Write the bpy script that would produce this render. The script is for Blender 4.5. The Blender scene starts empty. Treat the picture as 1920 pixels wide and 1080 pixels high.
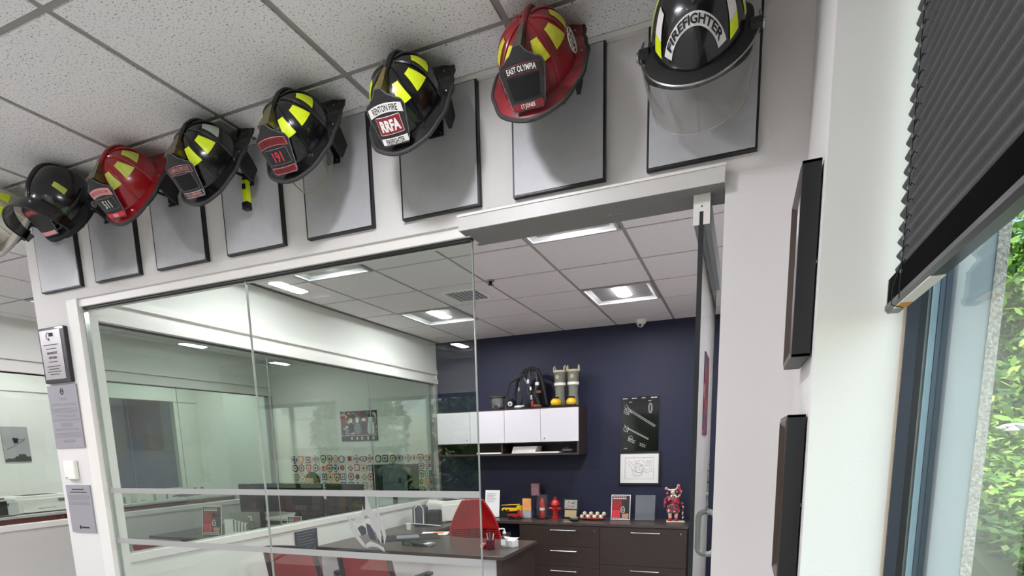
import bpy, bmesh, math, random
from mathutils import Vector, Matrix
from mathutils.geometry import tessellate_polygon
random.seed(7)
S = bpy.context.scene
COL = S.collection
R = math.radians

# ---------------- camera, world, sun, exposure ----------------
cam_d = bpy.data.cameras.new('camera'); cam = bpy.data.objects.new('camera', cam_d); COL.objects.link(cam)
S.camera = cam
YAW, PITCH, ROLL = 0.39452, -0.16900, -0.023562
_f = Vector((-math.sin(YAW)*math.cos(PITCH), math.cos(YAW)*math.cos(PITCH), math.sin(PITCH)))
_r = Vector((math.cos(YAW), math.sin(YAW), 0)); _u = _r.cross(_f)
_r2 = math.cos(ROLL)*_r + math.sin(ROLL)*_u; _u2 = -math.sin(ROLL)*_r + math.cos(ROLL)*_u
M = Matrix((( _r2.x, _u2.x, -_f.x, 0), (_r2.y, _u2.y, -_f.y, -2.06), (_r2.z, _u2.z, -_f.z, 1.64), (0, 0, 0, 1)))
cam.matrix_world = M
cam_d.sensor_width = 36; cam_d.sensor_fit = 'HORIZONTAL'
cam_d.lens = 1058.7/1920*36
cam_d.shift_x = 10/1920; cam_d.shift_y = 478/1920
cam_d.clip_start = 0.02; cam_d.clip_end = 200

w = bpy.data.worlds.new('world'); S.world = w; w.use_nodes = True
wn = w.node_tree.nodes; wl = w.node_tree.links
sky = wn.new('ShaderNodeTexSky'); sky.sky_type = 'NISHITA'; sky.sun_disc = False
sky.sun_elevation = R(50); sky.sun_rotation = R(120); sky.air_density = 1.0
wl.new(sky.outputs[0], wn['Background'].inputs[0]); wn['Background'].inputs[1].default_value = 0.14

def add_sun(e, rx, rz):
    d = bpy.data.lights.new('sun', 'SUN'); d.energy = e; d.angle = R(1.0); d.color = (1, .95, .86)
    o = bpy.data.objects.new('sun', d); COL.objects.link(o); o.rotation_euler = (R(rx), 0, R(rz)); return o
add_sun(2.2, 35, -25)
def area(name, loc, rot, sx, sy, e, col=(1, 1, 1)):
    d = bpy.data.lights.new(name, 'AREA'); d.shape = 'RECTANGLE'; d.size = sx; d.size_y = sy; d.energy = e; d.color = col
    o = bpy.data.objects.new(name, d); COL.objects.link(o); o.location = loc; o.rotation_euler = rot; return o
S.view_settings.view_transform = 'Standard'; S.view_settings.look = 'None'
S.view_settings.exposure = 1.92; S.view_settings.gamma = 1.0; S.view_settings.use_curve_mapping = False
LIGHT = 80.0        # emission of the ceiling lenses
S.cycles.transparent_max_bounces = 32; S.cycles.max_bounces = 14

# ---------------- materials ----------------
def lin(c):
    return tuple(((x/255)/12.92 if x/255 <= .04045 else ((x/255+.055)/1.055)**2.4) for x in c)
def mat(name, rgb, rough=.5, metal=0, spec=.5, noise=0, nscale=20, bump=0, bscale=60, coat=0, alpha=1, emit=0):
    m = bpy.data.materials.new(name); m.use_nodes = True
    n = m.node_tree.nodes; l = m.node_tree.links; b = n['Principled BSDF']
    c = lin(rgb)
    b.inputs['Base Color'].default_value = (*c, 1); b.inputs['Roughness'].default_value = rough
    b.inputs['Metallic'].default_value = metal; b.inputs['Specular IOR Level'].default_value = spec
    b.inputs['Coat Weight'].default_value = coat
    tc = n.new('ShaderNodeTexCoord')
    if noise:
        t = n.new('ShaderNodeTexNoise'); t.inputs['Scale'].default_value = nscale; t.inputs['Detail'].default_value = 6
        l.new(tc.outputs['Object'], t.inputs['Vector'])
        r = n.new('ShaderNodeValToRGB'); r.color_ramp.elements[0].position = .3; r.color_ramp.elements[1].position = .7
        r.color_ramp.elements[0].color = (*[x*(1-noise) for x in c], 1); r.color_ramp.elements[1].color = (*[min(1, x*(1+noise)) for x in c], 1)
        l.new(t.outputs[0], r.inputs[0]); l.new(r.outputs[0], b.inputs['Base Color'])
    if bump:
        t = n.new('ShaderNodeTexNoise'); t.inputs['Scale'].default_value = bscale; t.inputs['Detail'].default_value = 5
        l.new(tc.outputs['Object'], t.inputs['Vector'])
        k = n.new('ShaderNodeBump'); k.inputs['Strength'].default_value = bump; k.inputs['Distance'].default_value = .01
        l.new(t.outputs[0], k.inputs['Height']); l.new(k.outputs[0], b.inputs['Normal'])
    if emit:
        b.inputs['Emission Color'].default_value = (*c, 1); b.inputs['Emission Strength'].default_value = emit
    return m
def glass_mat(name, tint=(.93, .97, .94), f0=.05, rough=0.0, haze=0):
    m = bpy.data.materials.new(name); m.use_nodes = True; n = m.node_tree.nodes; l = m.node_tree.links
    n.remove(n['Principled BSDF']); out = n['Material Output']
    tr = n.new('ShaderNodeBsdfTransparent'); tr.inputs[0].default_value = (*tint, 1)
    gl = n.new('ShaderNodeBsdfGlossy'); gl.inputs['Roughness'].default_value = rough
    lw = n.new('ShaderNodeLayerWeight'); lw.inputs[0].default_value = .5
    p = n.new('ShaderNodeMath'); p.operation = 'POWER'; p.inputs[1].default_value = 5; l.new(lw.outputs['Facing'], p.inputs[0])
    a = n.new('ShaderNodeMath'); a.operation = 'MULTIPLY_ADD'; a.inputs[1].default_value = 1-f0; a.inputs[2].default_value = f0
    l.new(p.outputs[0], a.inputs[0])
    mx = n.new('ShaderNodeMixShader'); l.new(a.outputs[0], mx.inputs[0])
    if haze:
        df = n.new('ShaderNodeBsdfDiffuse'); df.inputs[0].default_value = (.75, .76, .74, 1)
        m2 = n.new('ShaderNodeMixShader'); m2.inputs[0].default_value = haze
        l.new(tr.outputs[0], m2.inputs[1]); l.new(df.outputs[0], m2.inputs[2]); l.new(m2.outputs[0], mx.inputs[1])
    else: l.new(tr.outputs[0], mx.inputs[1])
    l.new(gl.outputs[0], mx.inputs[2]); l.new(mx.outputs[0], out.inputs[0]); return m
def ramp_mat(name, stops, scale=8, rough=.5, kind='noise', detail=4, bump=0, coat=0, const=False, stretch=(1, 1, 1)):
    m = bpy.data.materials.new(name); m.use_nodes = True; n = m.node_tree.nodes; l = m.node_tree.links; b = n['Principled BSDF']
    tc = n.new('ShaderNodeTexCoord'); mp = n.new('ShaderNodeMapping'); mp.inputs['Scale'].default_value = stretch
    l.new(tc.outputs['Object'], mp.inputs[0])
    if kind == 'noise':
        t = n.new('ShaderNodeTexNoise'); t.inputs['Scale'].default_value = scale; t.inputs['Detail'].default_value = detail; o = t.outputs[0]
    elif kind == 'voronoi':
        t = n.new('ShaderNodeTexVoronoi'); t.inputs['Scale'].default_value = scale
        s = n.new('ShaderNodeSeparateColor'); l.new(t.outputs['Color'], s.inputs[0]); o = s.outputs[0]
    else:
        t = n.new('ShaderNodeTexWave'); t.inputs['Scale'].default_value = scale; t.inputs['Distortion'].default_value = 3; t.inputs['Detail'].default_value = detail; o = t.outputs[0]
    l.new(mp.outputs[0], t.inputs['Vector'])
    r = n.new('ShaderNodeValToRGB'); cr = r.color_ramp
    if const: cr.interpolation = 'CONSTANT'
    while len(cr.elements) < len(stops): cr.elements.new(.5)
    for e, (p, c) in zip(cr.elements, stops): e.position = p; e.color = (*lin(c), 1)
    l.new(o, r.inputs[0]); l.new(r.outputs[0], b.inputs['Base Color'])
    b.inputs['Roughness'].default_value = rough; b.inputs['Coat Weight'].default_value = coat
    if bump:
        k = n.new('ShaderNodeBump'); k.inputs['Strength'].default_value = bump; k.inputs['Distance'].default_value = .005
        l.new(o, k.inputs['Height']); l.new(k.outputs[0], b.inputs['Normal'])
    return m
K = {}
K['leaf1'] = mat('leaf_green', (80, 120, 66), .6)
K['wall'] = mat('wall_paint', (214, 211, 207), .75, bump=.08, bscale=180)
K['wallw'] = mat('white_paint', (222, 222, 214), .7, bump=.05, bscale=180)
K['trim'] = mat('trim_paint', (224, 221, 214), .4)
K['header'] = mat('header_paint', (198, 195, 189), .4, metal=.0)
K['navy'] = mat('navy_paint', (21, 25, 52), .6, bump=.05, bscale=150)
K['tbar'] = mat('tbar_metal', (150, 147, 143), .5)
K['tile'] = ramp_mat('ceiling_tile', [(0, (110, 106, 104)), (.345, (140, 136, 132)), (.40, (236, 234, 232)), (1, (242, 240, 238))], 150, .9, detail=3, bump=.3)
K['tile2'] = ramp_mat('office_ceiling_tile', [(0, (170, 165, 164)), (.36, (200, 194, 193)), (.45, (222, 217, 216)), (1, (228, 223, 222))], 150, .9, detail=3, bump=.15)
K['carpet'] = mat('carpet', (176, 172, 170), .95, noise=.25, nscale=60)
K['fixture'] = mat('fixture_white', (232, 230, 222), .45)
K['black'] = mat('black_plastic', (14, 14, 15), .45)
K['blackg'] = mat('black_gloss', (10, 10, 12), .12, coat=.6)
K['blackm'] = mat('black_rubber', (22, 22, 22), .75, bump=.1)
K['wood'] = ramp_mat('dark_wood', [(0, (44, 34, 29)), (.5, (56, 44, 38)), (1, (66, 53, 45))], 14, .4, 'noise', 6, stretch=(.4, 3, 6))
K['woodtop'] = ramp_mat('dark_wood_top', [(0, (60, 50, 46)), (.5, (72, 62, 57)), (1, (84, 73, 67))], 14, .3, 'noise', 6, stretch=(.5, 5, 5))
K['white'] = mat('white_laminate', (204, 201, 202), .35)
K['steel'] = mat('brushed_steel', (170, 170, 168), .3, metal=1)
K['chrome'] = mat('chrome', (210, 210, 210), .12, metal=1)
K['grey'] = mat('grey_plastic', (120, 122, 124), .5)
K['lgrey'] = mat('light_grey_plastic', (205, 206, 202), .45)
K['panelgrey'] = mat('grey_fabric_panel', (200, 196, 190), .85, noise=.08, nscale=200)
K['red'] = mat('red_fabric', (150, 26, 34), .7, noise=.15, nscale=90)
K['redp'] = mat('red_paint', (176, 22, 26), .3, coat=.5)
K['redlam'] = mat('red_laminate', (132, 38, 34), .4)
K['yellow'] = mat('yellow', (228, 190, 20), .4)
K['glass'] = glass_mat('pane_glass', (.91, .945, .915), .045)
K['glass2'] = glass_mat('partition_glass', (.80, .85, .82), .05)
K['glassd'] = glass_mat('door_glass', (.86, .92, .88), .05)
K['clear'] = glass_mat('clear_plastic', (.93, .92, .90), .05, rough=.03, haze=.02)
K['acryl'] = glass_mat('acrylic', (.8, .84, .9), .06, rough=.05, haze=.12)
K['edge'] = mat('glass_edge', (14, 22, 20), .6)
K['edgel'] = mat('glass_edge_light', (170, 176, 170), .15, metal=.4)
K['decal'] = mat('frosted_film', (158, 158, 154), .8)
K['paper'] = mat('paper', (232, 230, 224), .8)
K['ink'] = mat('ink', (24, 24, 30), .7)

def tag(o, label=None, cat=None, group=None, kind=None):
    if label: o['label'] = label
    if cat: o['category'] = cat
    if group: o['group'] = group
    if kind: o['kind'] = kind
    return o
def thing(name, label, cat, loc=(0, 0, 0), rot=(0, 0, 0), group=None, kind=None):
    o = bpy.data.objects.new(name, None); COL.objects.link(o); o.empty_display_size = .05
    o.location = loc; o.rotation_euler = rot
    return tag(o, label, cat, group, kind)
def km(m): return K[m] if isinstance(m, str) else m
class MB:
    def __init__(s, M=None): s.v = []; s.f = []; s.mi = []; s.mats = []; s.M = M or Matrix()
    def m(s, k):
        k = km(k)
        if k not in s.mats: s.mats.append(k)
        return s.mats.index(k)
    def add(s, vs, fs, k, M=None):
        i = s.m(k); o = len(s.v); T = s.M @ M if M else s.M
        s.v += [T @ Vector(v) for v in vs]; s.f += [[o+a for a in f] for f in fs]; s.mi += [i]*len(fs); return s
    def box(s, lo, hi, k, M=None):
        x0, y0, z0 = lo; x1, y1, z1 = hi
        return s.add([(x0,y0,z0),(x1,y0,z0),(x1,y1,z0),(x0,y1,z0),(x0,y0,z1),(x1,y0,z1),(x1,y1,z1),(x0,y1,z1)],
                     [(3,2,1,0),(4,5,6,7),(0,1,5,4),(1,2,6,5),(2,3,7,6),(3,0,4,7)], k, M)
    def cbox(s, c, d, k, rot=None):
        M = Matrix.Translation(Vector(c)) @ (rot or Matrix())
        return s.box([-a/2 for a in d], [a/2 for a in d], k, M)
    def tube(s, pts, r, k, n=8, closed=False):
        pts = [Vector(p) for p in pts]; rs = r if isinstance(r, (list, tuple)) else [r]*len(pts)
        vs = []; N = len(pts); up = None
        for i, p in enumerate(pts):
            a = pts[(i-1) % N] if (i > 0 or closed) else p; b = pts[(i+1) % N] if (i < N-1 or closed) else p
            t = (b-a).normalized()
            if up is None: up = t.orthogonal().normalized()
            up = (up - t*up.dot(t)).normalized() if (up - t*up.dot(t)).length > 1e-6 else t.orthogonal().normalized()
            bn = t.cross(up)
            for j in range(n):
                an = 2*math.pi*j/n; vs.append(p + (up*math.cos(an)+bn*math.sin(an))*rs[i])
        fs = []
        for i in range(N if closed else N-1):
            for j in range(n):
                a = i*n+j; b = i*n+(j+1) % n; c = ((i+1) % N)*n+(j+1) % n; d = ((i+1) % N)*n+j
                fs.append((a, b, c, d))
        if not closed: fs.append(tuple(range(n))[::-1]); fs.append(tuple((N-1)*n+j for j in range(n)))
        return s.add(vs, fs, k)
    def cyl(s, a, b, r0, k, r1=None, n=16): return s.tube([a, b], [r0, r0 if r1 is None else r1], k, n)
    def lathe(s, prof, k, c=(0, 0, 0), n=20, sx=1, sy=1, M=None):
        vs = []; fs = []
        for r, z in prof:
            for j in range(n):
                a = 2*math.pi*j/n; vs.append((c[0]+sx*r*math.cos(a), c[1]+sy*r*math.sin(a), c[2]+z))
        for i in range(len(prof)-1):
            for j in range(n): fs.append((i*n+j, i*n+(j+1) % n, (i+1)*n+(j+1) % n, (i+1)*n+j))
        fs.append(tuple(range(n))[::-1]); fs.append(tuple((len(prof)-1)*n+j for j in range(n)))
        return s.add(vs, fs, k, M)
    def ell(s, c, r, k, n=16, m=10, rot=None):
        prof = [(math.sin(math.pi*i/m)*1.0, -math.cos(math.pi*i/m)) for i in range(m+1)]
        prof[0] = (.001, -1); prof[-1] = (.001, 1)
        return s.lathe(prof, k, n=n, M=Matrix.Translation(Vector(c)) @ (rot or Matrix()) @ Matrix.Diagonal((*r, 1)))
    def prism(s, poly, y0, y1, k, M=None):   # polygon in xz extruded in y
        n = len(poly)
        vs = [(x, y0, z) for x, z in poly]+[(x, y1, z) for x, z in poly]
        fs = [tuple(range(n)), tuple(range(2*n-1, n-1, -1))]+[((i+1) % n, i, n+i, n+(i+1) % n) for i in range(n)]
        return s.add(vs, fs, k, M)
    def grid(s, fn, nu, nv, k, th=0, nrm=None):     # fn(i/nu, j/nv) -> point ; optional thickness along normal fn
        vs = [Vector(fn(i/nu, j/nv)) for j in range(nv+1) for i in range(nu+1)]
        q = [(j*(nu+1)+i, j*(nu+1)+i+1, (j+1)*(nu+1)+i+1, (j+1)*(nu+1)+i) for j in range(nv) for i in range(nu)]
        if not th: return s.add(vs, q, k)
        nn = []
        for j in range(nv+1):
            for i in range(nu+1):
                a = vs[j*(nu+1)+min(i+1, nu)]-vs[j*(nu+1)+max(i-1, 0)]; b = vs[min(j+1, nv)*(nu+1)+i]-vs[max(j-1, 0)*(nu+1)+i]
                c = a.cross(b); nn.append(c.normalized() if c.length > 1e-9 else Vector((0, 0, 1)))
        o = len(vs); vs2 = vs+[v-n_*th for v, n_ in zip(vs, nn)]
        fs = q+[tuple(o+a for a in f[::-1]) for f in q]
        bd = [j for j in range(nu+1)]+[j*(nu+1)+nu for j in range(1, nv+1)]+[nv*(nu+1)+i for i in range(nu-1, -1, -1)]+[j*(nu+1) for j in range(nv-1, 0, -1)]
        fs += [(bd[(i+1) % len(bd)], bd[i], o+bd[i], o+bd[(i+1) % len(bd)]) for i in range(len(bd))]
        return s.add(vs2, fs, k)
    def text(s, t, size, k, fn, squeeze=1, bold=.0, spacing=1.0):
        vs, fs = glyphs(t, bold, spacing)
        return s.add([fn(x*size*squeeze, y*size) for x, y in vs], fs, k)
    def build(s, name, parent=None, smooth=False, bevel=0, kind=None, label=None, angle=40):
        me = bpy.data.meshes.new(name); me.from_pydata([tuple(v) for v in s.v], [], s.f)
        for m_ in s.mats: me.materials.append(m_)
        me.polygons.foreach_set('material_index', s.mi)
        if smooth:
            me.polygons.foreach_set('use_smooth', [True]*len(s.f)); me.set_sharp_from_angle(angle=R(angle))
        me.update()
        o = bpy.data.objects.new(name, me); COL.objects.link(o)
        if parent: o.parent = parent
        if bevel:
            b = o.modifiers.new('bevel', 'BEVEL'); b.width = bevel; b.segments = 2; b.limit_method = 'ANGLE'; b.angle_limit = R(50)
        if kind: o['kind'] = kind
        if label: o['label'] = label
        return o
_gc = {}
def glyphs(t, bold=0, spacing=1.0):
    key = (t, bold, spacing)
    if key not in _gc:
        c = bpy.data.curves.new('t', 'FONT'); c.body = t; c.align_x = 'CENTER'; c.align_y = 'CENTER'; c.size = 1; c.offset = bold; c.space_character = spacing
        c.resolution_u = 3
        o = bpy.data.objects.new('t', c); COL.objects.link(o)
        me = bpy.data.meshes.new_from_object(o.evaluated_get(bpy.context.evaluated_depsgraph_get()))
        bm = bmesh.new(); bm.from_mesh(me); bmesh.ops.triangulate(bm, faces=bm.faces)
        bmesh.ops.subdivide_edges(bm, edges=[e for e in bm.edges if e.calc_length() > .25], cuts=2)
        bmesh.ops.triangulate(bm, faces=bm.faces); bm.to_mesh(me); bm.free()
        ys = [v.co.y for v in me.vertices]; cy = (max(ys)+min(ys))/2 if ys else 0
        h = (max(ys)-min(ys)) or 1
        _gc[key] = ([(v.co.x/h, (v.co.y-cy)/h) for v in me.vertices], [tuple(p.vertices) for p in me.polygons])
        bpy.data.objects.remove(o); bpy.data.curves.remove(c); bpy.data.meshes.remove(me)
    return _gc[key]
def struct(name, mb, **kw): return mb.build(name, kind='structure', **kw)
def copytree(o, parent=None):
    c = o.copy(); COL.objects.link(c)
    if parent: c.parent = parent
    for ch in list(o.children): copytree(ch, c)
    return c
# ---------------- room shell ----------------
H = 2.946; X1 = -3.64; X2 = -6.40; X3 = -7.95; YB = 4.5; XR = .02
f = MB(); f.box((-9, -6, -.06), (.5, 6.5, 0), 'carpet'); struct('floor', f)
def tiles(mb, xs, ys, k, skip=()):
    for i in range(len(xs)-1):
        for j in range(len(ys)-1):
            if (i, j) in skip: continue
            x0, x1, y0, y1 = xs[i], xs[i+1], ys[j], ys[j+1]
            g = .0125
            if x1-x0 < .05 or y1-y0 < .05: continue
            mb.box((x0+g, y0+g, H-.006), (x1-g, y1-g, H+.01), k)
GX = -.735; T = .6096
xsF = sorted(set([round(GX+T*k, 4) for k in range(-13, 1)]+[-9, .30]))
ysF = sorted([round(-.196-T*k, 4) for k in range(0, 10)]+[-.004])
xsO = [X1+.06]+[round(GX-T*k, 4) for k in range(4, -1, -1)]+[XR]
ysO = [.12]+[round(1.08+T*k, 4) for k in range(-1, 6)]+[YB]
xsM = [-9]+[round(GX-T*k, 4) for k in range(13, 4, -1)]+[X1-.03]
xsM = sorted(x for x in xsM if x <= X1-.03)
ysM = [0]+[round(.414+T*k, 4) for k in range(0, 7)]+[YB]
trof = []   # centres of light fittings
def cellskip(xs, ys, pts):
    sk = set()
    for px, py in pts:
        for i in range(len(xs)-1):
            for j in range(len(ys)-1):
                if xs[i] < px < xs[i+1] and ys[j] < py < ys[j+1]:
                    sk.add((i, j)); trof.append(((xs[i]+xs[i+1])/2, (ys[j]+ys[j+1])/2))
    return sk
skF = cellskip(xsF, ysF, [(-3.5, -1.7), (-1.04, -1.11), (-1.65, -3.0), (-1.65, -4.7), (-4.7, -1.11), (-3.5, -4.7), (-.45, -4.7), (-6.5, -1.7), (-6.5, -4.7)])  # several of the corridor ones are unseen fill lights added to brighten the front wall
skO = cellskip(xsO, ysO, [(-1.0, 1.3), (-1.0, 3.2), (-2.85, 1.3), (-2.85, 3.2)])
skM = cellskip(xsM, ysM, [(-5.3, 1.3), (-5.3, 3.1), (-7.15, 1.9), (-7.15, 3.7)])
c = MB(); tiles(c, xsF, ysF, 'tile', skF); tiles(c, xsM, ysM, 'tile', skM)
c.box((-9, -6, H+.012), (.5, 0, H+.05), 'tbar'); c.box((-9, 0, H+.012), (X1-.03, 6.5, H+.05), 'tbar'); struct('ceiling', c)
c = MB(); tiles(c, xsO, ysO, 'tile2', skO); c.box((X1-.03, 0, H+.012), (.5, 6.5, H+.05), 'tbar'); struct('ceiling_office', c)
g = MB()
def bars(xs, ys):
    e = .012
    for x in xs[1:-1]: g.box((x-e, ys[0], H-.001), (x+e, ys[-1], H+.011), 'tbar')
    for y in ys[1:-1]: g.box((xs[0], y-e, H-.0008), (xs[-1], y+e, H+.0112), 'tbar')
bars(xsF, ysF); bars(xsO, ysO); bars(xsM, ysM)
struct('trim_1', g)
# front partition wall: left pier, header over the glass, right of the door
a = MB()
a.box((-3.646, 0, 0), (-3.375, .12, H), 'wall'); a.box((-3.375, 0, 2.462), (-1.0, .12, H), 'wall')
a.box((-1.0, 0, 2.44), (-.085, .12, H), 'wall'); a.box((-.085, 0, 0), (.142, .12, H), 'wall')
struct('wall_front', a)
a = MB()      # ceiling angle on the wall
a.box((-3.646, -.022, H-.024), (.142, -.001, H-.008), 'trim'); struct('trim_2', a)
a = MB()      # frame around the fixed glazing
a.box((-3.375, .0, 0), (-3.29, .10, 2.462), 'trim'); a.box((-3.29, .012, 2.425), (-.985, .10, 2.462), 'trim')
a.box((-3.285, .026, 2.415), (-.985, .05, 2.425), 'black')
a.box((-3.29, .028, 0), (-3.283, .05, 2.42), 'edgel')
struct('trim_3', a)
a = MB()      # door header box
a.box((-1.005, -.04, 2.428), (-.085, .135, 2.478), 'header'); a.box((-1.008, -.044, 2.474), (-.083, -.04, 2.482), 'trim')
a.box((-1.0, -.036, 2.4262), (-.087, .13, 2.4279), mat('header_underside_shade', (120, 118, 114), .5))  # thin sheet whose darker grey paints the shade under the header
a.cbox((-.46, .05, 2.4255), (.01, .006, .002), 'steel'); a.cbox((-.43, .05, 2.4255), (.014, .006, .002), 'steel'); a.cbox((-.39, .05, 2.4255), (.01, .006, .002), 'steel')
struct('trim_4', a, bevel=.002)
# right pier with window reveal
a = MB()
a.box((.142, -.55, 0), (.47, .12, H), 'wall'); struct('wall_right', a)
a = MB()
a.box((.142, -.5515, 0), (.310, -.5502, H-.01), 'wallw'); a.box((.306, -.556, 0), (.312, -.5515, H-.01), mat('sealant', (196, 186, 166), .6))
struct('trim_5', a)
# office walls
a = MB(); a.box((X1, YB, 0), (.2, YB+.1, H), 'navy'); struct('wall_back', a)
a = MB(); a.box((XR, .12, 0), (.142, YB, H), 'wall'); struct('wall_office_right', a)
a = MB(); a.box((X1-.1, .3, 0), (X1, YB, .955), 'wallw'); a.box((X1-.1, .3, 2.61), (X1, YB, H), 'wallw'); a.box((X1-.1, .12, 0), (X1, .3, H), 'wallw')
struct('wall_left', a)
def glazing(n, x, y0, y1, joints):
    a = MB(); d = .1
    a.box((x-d-.012, y0, .955), (x+.012, y1, 1.005), 'trim')
    a.box((x-d-.015, y0, 2.445), (x+.015, y1, 2.505), 'trim')
    a.box((x-d, y0, 2.505), (x-.02, y1, 2.56), 'trim'); a.box((x-d-.01, y0, 2.56), (x+.01, y1, 2.61), 'trim')
    a.box((x-d, y1-.05, 1.005), (x, y1, 2.445), 'tbar'); a.box((x-d, y0, 1.005), (x, y0+.03, 2.445), 'trim')
    a.box((x-.055, y0+.03, 2.434), (x-.035, y1-.05, 2.445), 'black')
    struct('trim_%d' % n, a)
    ys = [y0+.032]+joints+[y1-.052]
    for i in range(len(ys)-1):
        p = MB(); p.box((x-.05, ys[i]+.002, 1.005), (x-.04, ys[i+1]-.002, 2.434), 'glass2' if n == 6 else 'glass'); 
        p.box((x-.0502, ys[i+1]-.004, 1.005), (x-.0398, ys[i+1]-.0021, 2.434), 'edgel')
        struct('window_%d' % (n*10+i), p)
glazing(6, X1, .3, YB, [1.7, 3.1])
glazing(7, X2, -.5, YB, [1.6, 3.0])
a = MB(); a.box((X2-.1, -.5, 0), (X2, YB, .955), 'panelgrey'); a.box((X2-.1, -.5, 2.61), (X2, YB, H), 'wallw'); struct('wall_mid', a)
a = MB(); a.box((X2-1.7, YB, 0), (X1-.001, YB+.1, H), 'wallw'); struct('wall_rear_mid', a)
# far wall of the copy area with its dark glass panel
a = MB()
a.box((X3-.1, -6, 0), (X3, 2.92, H), 'wallw'); a.box((X3-.1, 4.12, 0), (X3, YB, H), 'wallw')
a.box((X3-.1, 2.92, 0), (X3, 4.12, 1.14), 'wallw'); a.box((X3-.1, 2.92, 2.42), (X3, 4.12, H), 'wallw')
a.box((X3-.9, 2.3, .5), (X3-.8, YB+.6, H), mat('slate_blue_paint', (58, 78, 146), .7))
struct('wall_far_left', a)
a = MB(); a.box((X3, -6, 2.42), (X3+.02, YB, 2.47), 'trim'); a.box((X3, 2.9, 1.12), (X3+.012, 4.14, 1.14), 'trim'); a.box((X3, 4.10, 1.14), (X3+.012, 4.14, 2.42), 'trim')
struct('trim_8', a)
p = MB(); p.box((X3-.03, 2.92, 1.14), (X3-.02, 3.4, 2.42), 'glass2'); p.box((X3-.03, 3.404, 1.14), (X3-.02, 4.12, 2.42), 'glass2'); p.box((X3-.031, 3.4, 1.14), (X3-.019, 3.404, 2.42), 'edgel'); struct('window_80', p)
# rear wall behind the camera, with three big windows onto the planting
a = MB(); wy = -5.6
wins = [(-8.2, -6.2), (-5.6, -3.4), (-2.9, -.9)]
xs = [-9]+[v for p_ in wins for v in p_]+[.47]
a.box((-9, wy-.15, 0), (.47, wy, .95), 'wall'); a.box((-9, wy-.15, 2.45), (.47, wy, H), 'wall')
for i in range(0, len(xs), 2): a.box((xs[i], wy-.15, .95), (xs[i+1], wy, 2.45), 'wall')
struct('wall_rear', a)
a = MB()
for x0, x1 in wins:
    for xx in (x0, (x0+x1)/2, x1): a.box((xx-.03, wy-.1, .95), (xx+.03, wy-.04, 2.45), 'black')
    a.box((x0, wy-.1, .95), (x1, wy-.04, 1.01), 'black'); a.box((x0, wy-.1, 2.39), (x1, wy-.04, 2.45), 'black')
struct('trim_9', a)
# right side wall: low part, above, beyond window
a = MB(); a.box((.30, -3.4, 0), (.47, -.55, .9), 'wall'); a.box((.30, -3.4, 2.94), (.47, -.55, H), 'wall'); a.box((.142, -5.6, 0), (.47, -3.4, H), 'wall')
struct('wall_window_side', a)
# the window frame built up in depth
dk = mat('frame_navy', (38, 44, 56), .45); dk2 = mat('frame_black', (20, 20, 26), .4); sp = mat('spacer_strip', (176, 200, 214), .5)
g1 = mat('frame_grey_a', (92, 102, 116), .4, metal=.3); g2 = mat('frame_grey_b', (72, 82, 92), .4, metal=.3); g3 = mat('flashing_grey', (176, 184, 190), .55)
a = MB(); y = -.552
a.box((.312, y-.012, .9), (.334, y, 2.94), dk); a.box((.334, y-.010, .9), (.347, y, 2.94), dk2)
a.box((.354, y-.008, .9), (.366, y, 2.94), sp)
a.box((.367, y-.010, .9), (.376, y, 2.94), g1); a.box((.376, y-.012, .9), (.3875, y, 2.94), g2); a.box((.3875, y-.007, .9), (.394, y, 2.94), g1)
for z in (.9, 2.89): a.box((.312, -3.4, z), (.39, y, z+.05), dk)
for yy in (-2.0, -3.37): a.box((.312, yy-.03, .9), (.39, yy+.03, 2.94), dk)
struct('window_1', a)
a = MB()
for yy in (y-.008, ): a.box((.394, y-.004, 0), (.455, y+.1, H), g3)
struct('trim_10', a)
stu = mat('stucco', (214, 206, 196), .95, noise=.35, nscale=140, bump=.8, bscale=160)
a = MB(); a.box((.455, y-.007, 0), (.475, y+3, 3.4), stu); struct('trim_11', a)
p = MB(); p.box((.349, -3.4, .95), (.353, y-.001, 2.89), 'glass'); struct('window_2', p)
# office glazing on the corridor side : two fixed panes (left one split by a joint), then the door leaf
for i, (x0, x1) in enumerate([(-3.283, -2.137), (-2.133, -.985)]):
    p = MB(); p.box((x0, .034, 0), (x1-.003, .044, 2.416), 'glass'); p.box((x1-.003, .0335, 0), (x1, .0445, 2.416), 'edgel')
    q = struct('window_%d' % (3+i), p)
    d = MB()
    for z0, z1 in ((1.434, 1.462), (1.148, 1.178)): d.box((x0+.001, .0325, z0), (x1-.003, .0338, z1), 'decal')
    d.build('frosted_band', q)
# door leaf, open into the office
dr = thing('door_1', None, None, (-.155, .02, 0), kind='structure'); del dr['kind']; dr['kind'] = 'structure'
p = MB(); p.box((-.007, .004, .02), (.007, .93, 2.37), 'glassd'); p.build('glass_pane', dr)
p = MB(); p.box((-.008, -.001, .02), (.008, .004, 2.375), 'edge'); p.box((-.008, .93, .02), (.008, .934, 2.375), 'edge'); p.build('pane_edge', dr)
p = MB(); p.box((-.026, 0, 2.345), (-.0065, .93, 2.428), 'grey'); p.box((.0065, 0, 2.345), (.026, .93, 2.428), 'grey'); p.build('top_rail', dr, bevel=.002)
p = MB(); p.box((-.026, -.004, 2.335), (-.006, 0, 2.428), 'trim'); p.box((.006, -.004, 2.335), (.026, 0, 2.428), 'trim'); p.box((-.006, -.004, 2.375), (.006, 0, 2.428), 'trim')
p.cyl((0, -.006, 2.39), (0, -.004, 2.39), .003, 'grey', n=10); p.build('rail_cap', dr)
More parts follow.
